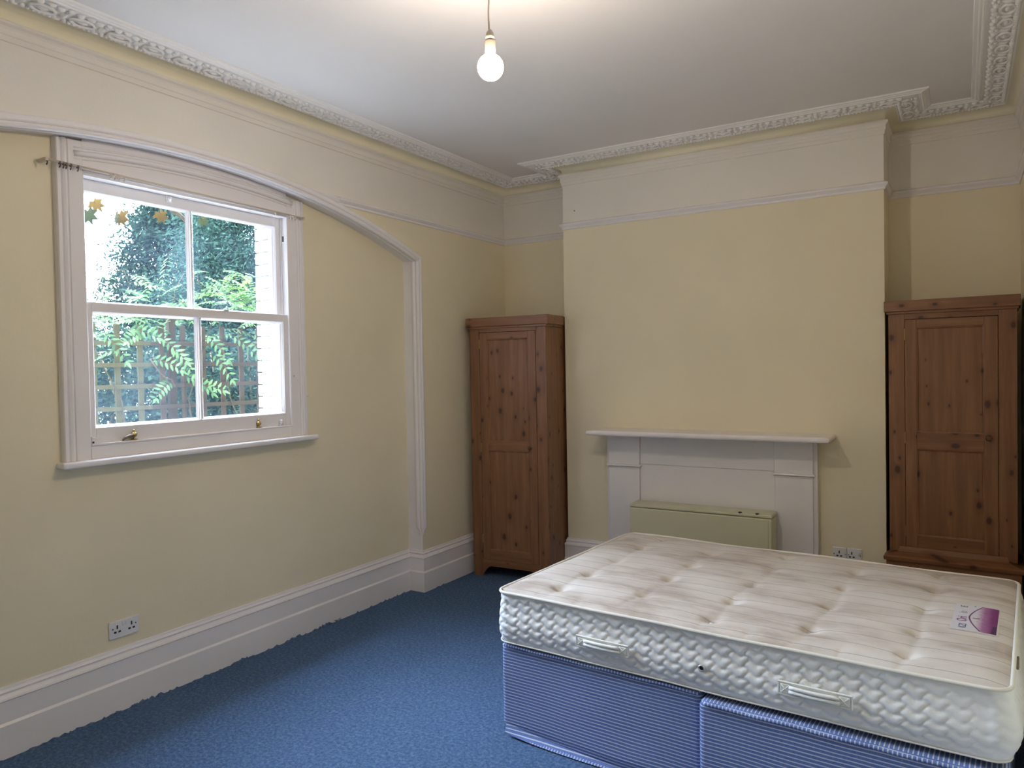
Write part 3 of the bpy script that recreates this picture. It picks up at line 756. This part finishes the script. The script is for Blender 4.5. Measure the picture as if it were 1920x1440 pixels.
def tp(i, j):
    a, c = rr(BL*i/(NA-1), BWD*j/(NC-1), .004); return (a, c, topz(a, c))
b = MB(); b.grid(NA, NC, tp); b.build('top_panel', M_tick, mat_)
# perimeter
def perim(ins=0.0, step=.006):
    pts = []
    x0_, x1_, y0_, y1_ = ins, BL-ins, ins, BWD-ins; r_ = RC
    segs = [((x0_+r_, y0_), (x1_-r_, y0_)), (x1_-r_, y0_+r_, -90), ((x1_, y0_+r_), (x1_, y1_-r_)), (x1_-r_, y1_-r_, 0), ((x1_-r_, y1_), (x0_+r_, y1_)), (x0_+r_, y1_-r_, 90), ((x0_, y1_-r_), (x0_, y0_+r_)), (x0_+r_, y0_+r_, 180)]
    s_ = 0
    for sg in segs:
        if len(sg) == 2:
            p, q_ = Vector(sg[0]), Vector(sg[1]); L_ = (q_-p).length; n_ = max(1, int(L_/step)); d_ = (q_-p).normalized()
            for i in range(n_): pts.append((*(p+(q_-p)*i/n_), d_.y, -d_.x, s_+L_*i/n_))
            s_ += L_
        else:
            L_ = r_*PI/2; n_ = max(3, int(L_/step))
            for i in range(n_):
                a = R(sg[2]+90*i/n_); pts.append((sg[0]+r_*math.cos(a), sg[1]+r_*math.sin(a), math.cos(a), math.sin(a), s_+L_*i/n_))
            s_ += L_
    return pts
PP = perim()
def quilt(s_, z_):
    # interlocking wave stitching: distance to the nearest of a family of hooked waves
    H = .040; w_ = .125
    best = 9
    for off in (0, 1):
        f = s_/w_ + .5*off
        wave = .24*math.sin(2*PI*f)+.20*math.sin(4*PI*f+.9)+.05*math.sin(6*PI*f)
        zz = z_/H-wave-.5*off
        d_ = abs(zz-round(zz)); best = min(best, d_)
    return best
def edge_z(a, c, zt): return zt+.005*noise.noise(Vector((a*2.3, c*2.3, 5)))
NH = 38
def sd_(i, j):
    x, y, nx, ny, s_ = PP[i]; t_ = j/(NH-1); z_ = ZM+.004+(ZT-ZM-.008)*t_
    o_ = .010*(math.sin(PI*t_)**.6)-.002+.006*math.sin(2*PI*t_)+(.022*math.sin(PI*t_)*max(0, nx) if x > 1.5 else 0)
    k_ = min(1, 8*t_, 8*(1-t_))
    fade = 1-.55*max(0, min(1, (x-1.62)/.2))
    qd = quilt(s_, z_-ZM)
    o_ += k_*fade*(.0072*(1-math.exp(-(qd/.12)**1.3))-.005)+.004*noise.noise(Vector((s_*4, z_*12, 3)))
    # recess under the top tape, shallower near the handles
    return (x+nx*o_, y+ny*o_, z_)
b = MB(); b.grid(len(PP), NH, sd_, wrapu=True); b.build('quilted_border', M_quilt, mat_)
for nm, zt in (('top_piping', ZT-.002), ('bottom_piping', ZM+.004)):
    b = MB(); pts = [(x+nx*.003, y+ny*.003, edge_z(x, y, zt)) for k_, (x, y, nx, ny, s_) in enumerate(PP) if k_ % 3 == 0]
    b.tube(pts, .0068 if 'top' in nm else .0032, 7, closed=True); b.build('piping', M_pipe, mat_)
b = MB(); b.add([(.03, .03, ZM+.004), (BL-.03, .03, ZM+.004), (BL-.03, BWD-.03, ZM+.004), (.03, BWD-.03, ZM+.004)], [[3, 2, 1, 0]]); b.build('underside', M_quilt, mat_)
# tuft buttons
tb = MB(); tb.lathe([(.001, .004), (.006, .005), (.009, .002), (.010, -.002)], 8); tb.box((-.014, -.002, .001), (.014, .002, .004), 0, .001)
tm = tb.mesh('tuft', [M_pipe])
for a, c in tufts:
    o = bpy.data.objects.new('tuft', tm); COL.objects.link(o); o.parent = mat_; o.location = (a, c, topz(a, c)-.001); o.rotation_euler = (0, 0, random.uniform(-.5, .5))
# side handles
for a0, a1 in ((.420, .660), (1.232, 1.474)):
    z0, z1 = .489, .537; yo = -.020
    b = MB(); b.box((a0, yo, z0), (a1, yo+.006, z1), 0, .002)
    for za in (z0, z1-.005): b.box((a0, yo-.003, za), (a1, yo+.001, za+.005), 0, .0012)
    for xa in (a0, a1-.005): b.box((xa, yo-.003, z0), (xa+.005, yo+.001, z1), 0, .0012)
    hd = b.build('handle', M_tape, mat_)
    b = MB()
    for zc in (z0+.016, z0+.031):
        b.sweep([(a0+.045, 0), (a1-.045, 0)], [(0, 0), (0, 0)], lambda p, h: (p[0], yo, zc), caps=False)
        b.tube([(a0+.040+(a1-a0-.08)*i/10, yo-.003-.007*math.sin(PI*i/10), zc) for i in range(11)], .0068, 6)
    b.build('strap', M_tape, hd)
    for xc in (a0+.026, a1-.026):
        b = MB(); b.box((xc-.017, yo-.004, z0+.008), (xc+.017, yo+.001, z1-.008), 0, .002)
        for s_ in (1, -1): b.tube([(xc-.013, yo-.004, (z0+z1)/2-s_*.013), (xc+.013, yo-.004, (z0+z1)/2+s_*.013)], .0018, 5)
        b.build('stitched_pad', M_tape, hd)
b = MB(); b.lathe([(.0125, 0), (.013, .004), (.0085, .006), (.0075, .0015)], 20, 0, Matrix.Translation((.955, -.013, .514)) @ Matrix.Rotation(R(90), 4, 'X'), cap=False)
b.lathe([(.008, .0), (.008, .002)], 16, 1, Matrix.Translation((.955, -.013, .514)) @ Matrix.Rotation(R(90), 4, 'X')); b.build('air_vent', [M_chrome, M_black], mat_, label='small metal air vent')
# scuff marks on the border at the far right end
M_scuff = Mat('scuff_brown', (.22, .18, .14), .9).m
for y_, z_, l_ in ((.33, .625, .02), (.35, .618, .03), (.37, .628, .016), (.30, .622, .014)):
    b = MB(); b.box((BL+.0085, y_-.004, z_-l_/2), (BL+.0165, y_+.0025, z_+l_/2), 0, .002); b.build('scuff', M_scuff, mat_)

# woven label
LA0, LA1, LB0, LB1 = 1.708, 1.857, .475, .815
def lz(a, c): return topz(a, c)+.0012
def label_mat():
    M = Mat('label_print', (.7, .68, .7), .6, spec=.2)
    s = M.n('SeparateXYZ'); M.l(M.n('TexCoord').outputs['Object'], s.inputs[0])
    u = M.math('DIVIDE', M.math('SUBTRACT', s.outputs[0], LA0), LA1-LA0); v = M.math('DIVIDE', M.math('SUBTRACT', s.outputs[1], LB0), LB1-LB0)
    nn = M.noise(M.co(), 60, 2)
    pur = M.ramp(M.math('ADD', u, M.math('MULTIPLY', M.math('SUBTRACT', nn, .5), .12)), [(.50, (.60, .55, .58)), (.66, (.36, .16, .30)), (.84, (.20, .05, .16)), (.96, (.16, .035, .13))])
    inside = M.math('SUBTRACT', u, M.math('ADD', .355, M.math('MULTIPLY', M.math('POWER', M.math('ABSOLUTE', M.math('SUBTRACT', v, .52)), 1.6), .95)))
    isin = M.math('GREATER_THAN', inside, 0)
    col = M.mix(isin, (.60, .58, .61), pur)
    arc = M.math('LESS_THAN', M.math('ABSOLUTE', inside), .018); vin = M.math('MULTIPLY', M.math('GREATER_THAN', v, .05), M.math('LESS_THAN', v, .97))
    col = M.mix(M.math('MULTIPLY', arc, vin), col, (.16, .06, .15))
    edge = M.math('MULTIPLY', M.math('MULTIPLY', M.math('GREATER_THAN', v, .035), M.math('LESS_THAN', v, .965)), M.math('LESS_THAN', u, .965))
    col = M.mix(edge, (.60, .55, .52), col)
    M.base(col); return M.m
b = MB(); b.grid(14, 26, lambda i, j: (LA0+(LA1-LA0)*i/13, LB0+(LB1-LB0)*j/25, lz(LA0+(LA1-LA0)*i/13, LB0+(LB1-LB0)*j/25)))
lab = b.build('care_label', label_mat(), mat_, label='white and purple printed label')
def text(s_, a, c, size, col, rot=R(90), sx=1.0):
    cu = bpy.data.curves.new('t', 'FONT'); cu.body = s_; cu.size = size; cu.extrude = .0002; cu.align_x = 'LEFT'
    o = bpy.data.objects.new('t', cu); me = bpy.data.meshes.new_from_object(o); bpy.data.objects.remove(o)
    for v in me.vertices:
        x, y = v.co.x*sx, v.co.y; ca, sa = math.cos(rot), math.sin(rot)
        aa, cc = a+x*ca-y*sa, c+x*sa+y*ca; v.co = (aa, cc, lz(aa, cc)+.0008+v.co.z)
    me.materials.clear(); me.materials.append(Mat('ink', col, .7).m)
    ob = bpy.data.objects.new('print', me); COL.objects.link(ob); ob.parent = lab; return ob
text('KZI', 1.757, .505, .034, (.10, .13, .28)); text('Ori', 1.754, .585, .046, (.27, .05, .22), sx=.95); text('in', 1.750, .690, .040, (.42, .33, .40))
text('E', 1.748, .768, .034, (.13, .08, .12)); text('.', 1.775, .790, .05, (.13, .08, .12)); text('I', 1.795, .632, .034, (.16, .09, .12), sx=1.6)
b = MB(); b.grid(2, 8, lambda i, j: (1.835+.012*i+.004*j/7, .49+.012*j, lz(1.835+.012*i, .49+.012*j)+.0006)); b.build('print', Mat('ink_dark', (.07, .02, .07), .7).m, lab)

# divan bases
def base(name, a0, a1, prot, ztop, lab_, lift):
    e = empty(name, (1.629, -2.736, 0), BA, label=lab_, cat='bed base', group=None)
    RB = .022; pts = []
    x0_, x1_, y0_, y1_ = a0, a1, -prot, BWD-.005-prot
    def corner(cx, cy, s_):
        return [(cx+RB*math.cos(R(s_+90*i/4)), cy+RB*math.sin(R(s_+90*i/4))) for i in range(5)]
    def seg(p, q_): n_ = max(2, int(math.dist(p, q_)/.02)); return [(p[0]+(q_[0]-p[0])*i/n_, p[1]+(q_[1]-p[1])*i/n_) for i in range(1, n_)]
    c1 = corner(x1_-RB, y0_+RB, -90); c2 = corner(x1_-RB, y1_-RB, 0); c3 = corner(x0_+RB, y1_-RB, 90); c4 = corner(x0_+RB, y0_+RB, 180)
    pts = c1+seg(c1[-1], c2[0])+c2+seg(c2[-1], c3[0])+c3+seg(c3[-1], c4[0])+c4+seg(c4[-1], c1[0])
    n_ = len(pts); cen = Vector(((x0_+x1_)/2, (y0_+y1_)/2))
    rows = [0, .03, .06, .10, .16, .22, .28, .33, ztop-.022, ztop-.010, ztop-.003, ztop]
    def fn(i, j):
        x, y = pts[i]; z_ = rows[j]
        nrm = Vector((0, -1)) if abs(y-y0_) < .03 else Vector((0, 0))
        ins = 0.0
        if j >= 8: ins = (0, .004, .011, .022)[j-8]
        if j <= 2: ins = (.012, .004, .0)[j]
        dx = -ins if x > cen.x+(a1-a0)/2-.03 else (ins if x < cen.x-(a1-a0)/2+.03 else 0)
        dy = -ins if y > y1_-.03 else (ins if y < y0_+.03 else 0)
        bul = .005*noise.noise(Vector((x*3, z_*5, y*3+lift*9)))+(.010*math.exp(-((z_-.06)/.05)**2)*noise.noise(Vector((x*2.2+4, 0, 1))))
        if lift and j <= 1:
            z_ = z_+(.055 if j == 0 else .03)*math.exp(-max(0, x-.02)/.09)*(1 if y < .3 else .8)
        # hem rises and falls on the floor
        if j == 0: z_ += .003+.004*noise.noise(Vector((x*6, y*6, 2)))
        return (x+dx, y+dy+(-bul if y < y0_+.03 else 0), z_)
    bb = MB(); bb.grid(n_, len(rows), fn, wrapu=True, smooth=False)
    top = [fn(i, len(rows)-1) for i in range(n_)]; bb.add(top, [list(range(n_))])
    bb.build('fabric_cover', M_divan, e)
    ib = MB(); ib.box((a0+.05, -prot+.05, .004), (a1-.05, y1_-.05, .07)); ib.build('frame', M_divan_d, e)
    # corded edge along the top
    eb = MB(); path = [(p[0], p[1]) for p in pts]
    return e
bs1 = base('divan_base', .012, .943, -.010, .4155, 'head half of the blue striped divan base, nearer the window', 1)
bs2 = base('divan_base', .946, 1.90, .032, .4010, 'blue striped divan base half on the right, jutting slightly forward', 0)
for e, a0, a1, yy_, zz_ in ((bs1, .03, .935, .004, .4085), (bs2, .965, 1.88, -.036, .3930)):
    b = MB(); b.tube([(a0+(a1-a0)*i/60, yy_, zz_+.0015*math.sin(i*.4)) for i in range(61)], .0062, 8); b.build('piped_edge', M_divan_e, e)
# loose fold of cloth at the near corner of the first base
b = MB()
def fold(i, j):
    t_ = i/24; a = .035+.62*t_; dep = (math.sin(PI*min(1, t_*1.15))**.7)*.015 if t_ < .87 else .004
    z_ = .052*math.exp(-t_*7)+.004+(.018*(1-j/5)); return (a, -.002-dep*(j/5)*.55+.018*(1-j/5), z_*(1-.75*j/5)+.0045)
b.grid(25, 6, fold); b.build('loose_hem', M_divan, bs1)

# stray carpet tuft against the skirting
b = MB()
for i in range(6):
    a = random.uniform(0, 6); b.tube([(0, 0, .003), (.01*math.cos(a), .012*math.sin(a), .016), (.018*math.cos(a+.5), .03*math.sin(a+.5), .022)], .0022, 5)
o = b.build('fluff', Mat('grey_fluff', (.20, .22, .27), .95).m, label='small tuft of grey fluff against the skirting left of the arch jamb', cat='fluff'); o.location = (-D+.045, -2.02, 0)

# ------------------------------------------------------------------ outside
b = MB(); b.add([(-30, -30, -.05), (-.37, -30, -.05), (-.37, 30, -.05), (-30, 30, -.05)], [[0, 1, 2, 3]])
b.build('ground', M_stone, kind='structure', label='pale garden paving outside the window')

# unseen wall added beyond the left of the window to block low daylight
b = MB(); b.box((-14, -9.2, -.05), (-1.5, -5.6, 6.5)); b.build('wall_sky_block', M_brickd, kind='structure', label='unseen dark brick wall added to block low sky light')
# trellis fence
tr = empty('trellis_fence', (-1.64, -2.43, 0), R(-10.4), label='square timber trellis fence just outside the window', cat='fence')
# local y runs along the fence
SP = .154
sv = MB(); sv.box((-.008, -.019, 0), (.008, .019, 2.0), 0, .002); svm = sv.mesh('upright_slat', [M_trel]); svm2 = sv.mesh('upright_slat_brown', [M_trel2])
for i in range(-9, 20):
    o = bpy.data.objects.new('slat', svm if i < 3 else svm2); COL.objects.link(o); o.parent = tr; o.location = (0, -.238+i*SP, 0)
for i in range(12):
    for p0, p1, mt in ((-1.70, .14, M_trel), (.14, 2.75, M_trel2)):
        z_ = .171+i*SP
        if z_ > 2: continue
        bb = MB(); bb.box((.008, p0, z_-.015), (.022, p1, z_+.015), 0, .002); bb.build('slat', mt, tr)
for y_ in (-1.7, .31, 2.3):
    bb = MB(); bb.box((-.065, y_-.025, -.05), (-.012, y_+.025, 2.1), 0, .004); bb.build('post', M_trel2, tr)

def leaves(name, mat, centers, size, parent=None, aspect=2.2, droop=.3, **kw):
    n_ = len(centers); c = np.asarray(centers); 
    th = rng.uniform(0, 2*PI, n_); ph = rng.uniform(-.9, .6, n_)
    d_ = np.stack([np.cos(th)*np.cos(ph), np.sin(th)*np.cos(ph), np.sin(ph)-droop], 1); d_ /= np.linalg.norm(d_, axis=1)[:, None]
    u_ = np.cross(d_, rng.normal(size=(n_, 3))); u_ /= np.linalg.norm(u_, axis=1)[:, None]
    s_ = size*rng.uniform(.6, 1.3, n_)[:, None]
    v = np.stack([c, c+d_*s_*.5+u_*s_*.5/aspect, c+d_*s_, c+d_*s_*.5-u_*s_*.5/aspect], 1).reshape(-1, 3)
    me = bpy.data.meshes.new(name); me.vertices.add(4*n_); me.vertices.foreach_set('co', v.ravel())
    me.loops.add(4*n_); me.loops.foreach_set('vertex_index', np.arange(4*n_)); me.polygons.add(n_)
    me.polygons.foreach_set('loop_start', np.arange(n_)*4); me.polygons.foreach_set('loop_total', np.full(n_, 4)); me.update(calc_edges=True)
    me.materials.append(mat); o = bpy.data.objects.new(name, me); COL.objects.link(o)
    if parent is not None: o.parent = parent
    return tag(o, **kw)
def clumps(n_cl, per, fn, sp):
    out_ = []
    for _ in range(n_cl):
        p = np.array(fn()); out_.append(p+rng.normal(size=(per, 3))*np.array(sp))
    return np.concatenate(out_)
# conifer, tall, to the right of the view
def conifer(name, x, y, h, r, n_, lab_, mat=M_conifer, z0=.4, size=.10):
    e = empty(name, (x, y, -.05), label=lab_, cat='tree')
    bb = MB(); bb.tube([(0, 0, 0), (.03, .02, h*.5), (0, 0, h*.95)], [.13, .09, .02], 8); bb.build('trunk', M_bark, e)
    bb = MB()
    for i in range(36):
        z_ = z0+(h-z0)*(i+.5)/36*.96; a = i*2.4; rad = r*(1-((z_-z0)/(h-z0))**1.6)*.8+.1
        bb.tube([(0, 0, z_), (rad*.5*math.cos(a), rad*.5*math.sin(a), z_+.05), (rad*math.cos(a), rad*math.sin(a), z_-.12)], [.02, .012, .005], 4)
    bb.build('branches', M_bark, e, kind='stuff')
    def f_():
        z_ = z0+(h-z0)*rng.uniform(0, 1)**1.1; rad = r*(1-((z_-z0)/(h-z0))**1.8)+.12; a = rng.uniform(0, 2*PI); q_ = rad*math.sqrt(rng.uniform(.25, 1)); return (q_*math.cos(a), q_*math.sin(a), z_)
    leaves('foliage', mat, clumps(n_, 42, f_, (.15, .15, .06)), size, e, 3.2, .35, kind='stuff')
    return e
conifer('conifer', -4.35, 1.10, 5.4, 1.45, 4300, 'tall dark conifer behind the trellis, seen through the right panes', size=.062)
conifer('conifer', -6.7, 1.55, 4.9, 1.5, 2300, 'paler conifer further back, seen through the upper left pane', M_shrub, size=.085)
# dark hedge behind the trellis
hd_ = empty('hedge', (-3.0, -1.6, -.05), R(-10.4), label='dark leafy hedge close behind the trellis fence', cat='hedge')
leaves('foliage', M_shrub, clumps(1300, 36, lambda: (rng.uniform(-.5, .45), rng.uniform(-2.4, 3.6), rng.uniform(.15, 2.0)), (.10, .12, .10)), 0.065, hd_, 2.2, .2, kind='stuff')
bb = MB()
for i in range(26):
    y_ = -2.1+i*.24; bb.tube([(0, y_, 0), (random.uniform(-.2, .2), y_+random.uniform(-.2, .2), .9), (random.uniform(-.3, .3), y_+random.uniform(-.3, .3), 1.9)], [.025, .016, .006], 5)
bb.build('stems', M_bark, hd_, kind='stuff')
# climber: compound leaves along arching shoots over the trellis
cl = empty('climbing_plant', (-1.60, -2.43, -.05), R(-10.4), label='bright green climber with feathery compound leaves spilling over the trellis', cat='plant')
lv = []; lf = []; st_ = MB()
def leaflet(p, d_, nrm, s_):
    d_ = d_.normalized(); u_ = d_.cross(nrm).normalized(); o = len(lv)
    lv.extend([p, p+d_*s_*.35+u_*s_*.17, p+d_*s_*.8+u_*s_*.10-nrm*s_*.05, p+d_*s_-nrm*s_*.1, p+d_*s_*.8-u_*s_*.10-nrm*s_*.05, p+d_*s_*.35-u_*s_*.17]); lf.append([o, o+1, o+2, o+3, o+4, o+5])
def compound(p, dirv, nrm, ln, n_=6, s_=.06):
    dirv = dirv.normalized(); nrm = nrm.normalized(); side = dirv.cross(nrm).normalized()
    pts = [p+dirv*ln*t_-Vector((0, 0, 1))*ln*.35*t_*t_ for t_ in [i/n_ for i in range(n_+1)]]
    st_.tube(pts, .0010, 4)
    for i in range(1, n_+1):
        s2_ = s_*(1-.4*abs(i/n_-.5))
        for sg in (1, -1): leaflet(pts[i], side*sg+dirv*.55-Vector((0, 0, .25)), nrm, s2_)
    leaflet(pts[-1], dirv-Vector((0, 0, .6)), nrm, s_)
for i in range(230):
    y_ = random.uniform(-1.2, 2.2); z_ = random.gauss(2.13, .12)+.10*math.sin(y_*2.3); x_ = random.uniform(-.45, .30)
    if y_ > .25: z_ += .0
    a = random.uniform(0, 2*PI)
    compound(Vector((x_, y_, z_)), Vector((math.cos(a)+.4, math.sin(a), random.uniform(-.3, .5))), Vector((random.uniform(-.5, .5), random.uniform(-.5, .5), 1)), random.uniform(.13, .26), 6, random.uniform(.045, .075))
for (y_, z_, a) in ((.12, 1.95, -.6), (.20, 1.88, -.9), (.05, 1.80, .2), (.02, 1.98, 2.8), (-.10, 2.0, .4), (.20, 1.64, 3.2), (.28, 1.68, -.2), (.65, 1.98, -.5), (.8, 1.95, -1), (.9, 1.92, -.6), (-.25, 1.98, -.9), (.45, 1.98, -.8), (.36, 1.60, .6), (.5, 1.85, -1)):
    compound(Vector((.16, y_, z_)), Vector((.5, math.cos(a)*.7, math.sin(a)*.5-.15)), Vector((1, -.35, .45)), .20, 6, .062)
n_main = len(lf)
for i in range(60):
    a = random.uniform(0, 2*PI); el = random.uniform(.0, 1.2)
    compound(Vector((.14+random.gauss(0, .06), .80+random.gauss(0, .11), 2.24+random.gauss(0, .07))), Vector((math.cos(a)*math.cos(el), math.sin(a)*math.cos(el), math.sin(el))), Vector((random.uniform(-.4, .4), random.uniform(-.4, .4), 1)), random.uniform(.10, .20), 6, .05)
me = bpy.data.meshes.new('foliage'); me.from_pydata([tuple(v) for v in lv], [], lf); me.materials.append(M_wist); me.materials.append(M_wist2)
me.polygons.foreach_set('material_index', [0 if i < n_main else 1 for i in range(len(lf))])
o = bpy.data.objects.new('foliage', me); COL.objects.link(o); o.parent = cl; tag(o, kind='stuff')
for i in range(8):
    y_ = -1.1+i*.48; st_.tube([(.0, y_, 0), (.08, y_+.1, .8), (-.02, y_+random.uniform(-.2, .2), 1.5), (.1, y_+random.uniform(-.3, .3), 2.1), (.25, y_+random.uniform(-.5, .5), 2.25)], [.006, .006, .005, .003, .002], 5)
for i in range(7):   # curling tendrils
    y_ = -.7+i*.42+random.uniform(-.1, .1); st_.tube([(.1, y_, 2.1), (.12, y_+.02, 2.3), (.14, y_+.08, 2.42), (.15, y_+.17, 2.40), (.15, y_+.20, 2.31)], .0026, 5)
st_.tube([(.16, .05, 1.80), (.17, .11, 1.70), (.17, .15, 1.665), (.18, .19, 1.65), (.18, .21, 1.60)], .005, 5)
st_.build('stems', M_bark, cl, kind='stuff')

# vine over the window head with big autumn leaves
vn = empty('grape_vine', (-.62, -2.9, 2.75), label='yellowing vine leaves on a woody shoot hanging at the top of the window', cat='plant')
b = MB(); b.tube([(.05, -.9, .10), (.02, -.45, .03), (-.02, -.15, -.02), (.02, .02, -.08), (.08, .14, -.17), (.10, .19, -.22)], [.014, .014, .014, .015, .014, .009], 7); b.build('shoot', M_bark, vn)
def vleaf(p, rot, s_, mat):
    out_ = []
    lobes = [(0, 1.0), (18, .62), (40, .92), (62, .50), (92, .80), (118, .45), (150, .55), (172, .20)]
    half = lobes; pts = [(a, r_) for a, r_ in half]+[(360-a, r_) for a, r_ in reversed(half[1:])]
    for a, r_ in pts:
        rr_ = r_*s_; out_.append(Vector((rr_*math.cos(R(a)), rr_*math.sin(R(a)), -.25*rr_*rr_/s_+.02*math.sin(a*.3)*s_)))
    M_ = Matrix.Translation(p) @ rot.to_matrix().to_4x4()
    bb = MB(); n_ = len(out_); bb.add([M_ @ Vector((0, 0, .03*s_))]+[M_ @ v for v in out_], [[0, i+1, (i+1) % n_+1] for i in range(n_)], 0, True)
    bb.tube([M_ @ Vector((0, 0, 0)), M_ @ Vector((-s_*.5, 0, .03)), M_ @ Vector((-s_*.8, .01, .07))], .0018, 5, 1)
    return bb.build('leaf', [mat, M_bark], vn)
from mathutils import Euler
for p, r_, s_, mt in (((-.36, -.115, -.085), (1.25, .9, .7), .065, M_vine), ((-.39, -.14, -.145), (1.3, 1.3, .2), .075, M_vineg), ((-.25, -.03, -.16), (1.5, 1.2, .3), .070, M_vine), ((-.24, -.065, -.18), (1.3, 1.5, -.6), .060, M_vineg),
                      ((-.05, .10, -.155), (1.2, 1.1, .9), .060, M_vine), ((-.03, .17, -.12), (.4, .6, 1.6), .055, M_vine), ((-.02, .36, -.15), (1.3, .9, .4), .05, M_vineg), ((-.2, .05, -.05), (.8, .4, .9), .05, M_vineg), ((-.1, .02, -.06), (1.1, .6, .2), .05, M_vine)):
    vleaf(Vector(p), Euler(r_), s_, mt)
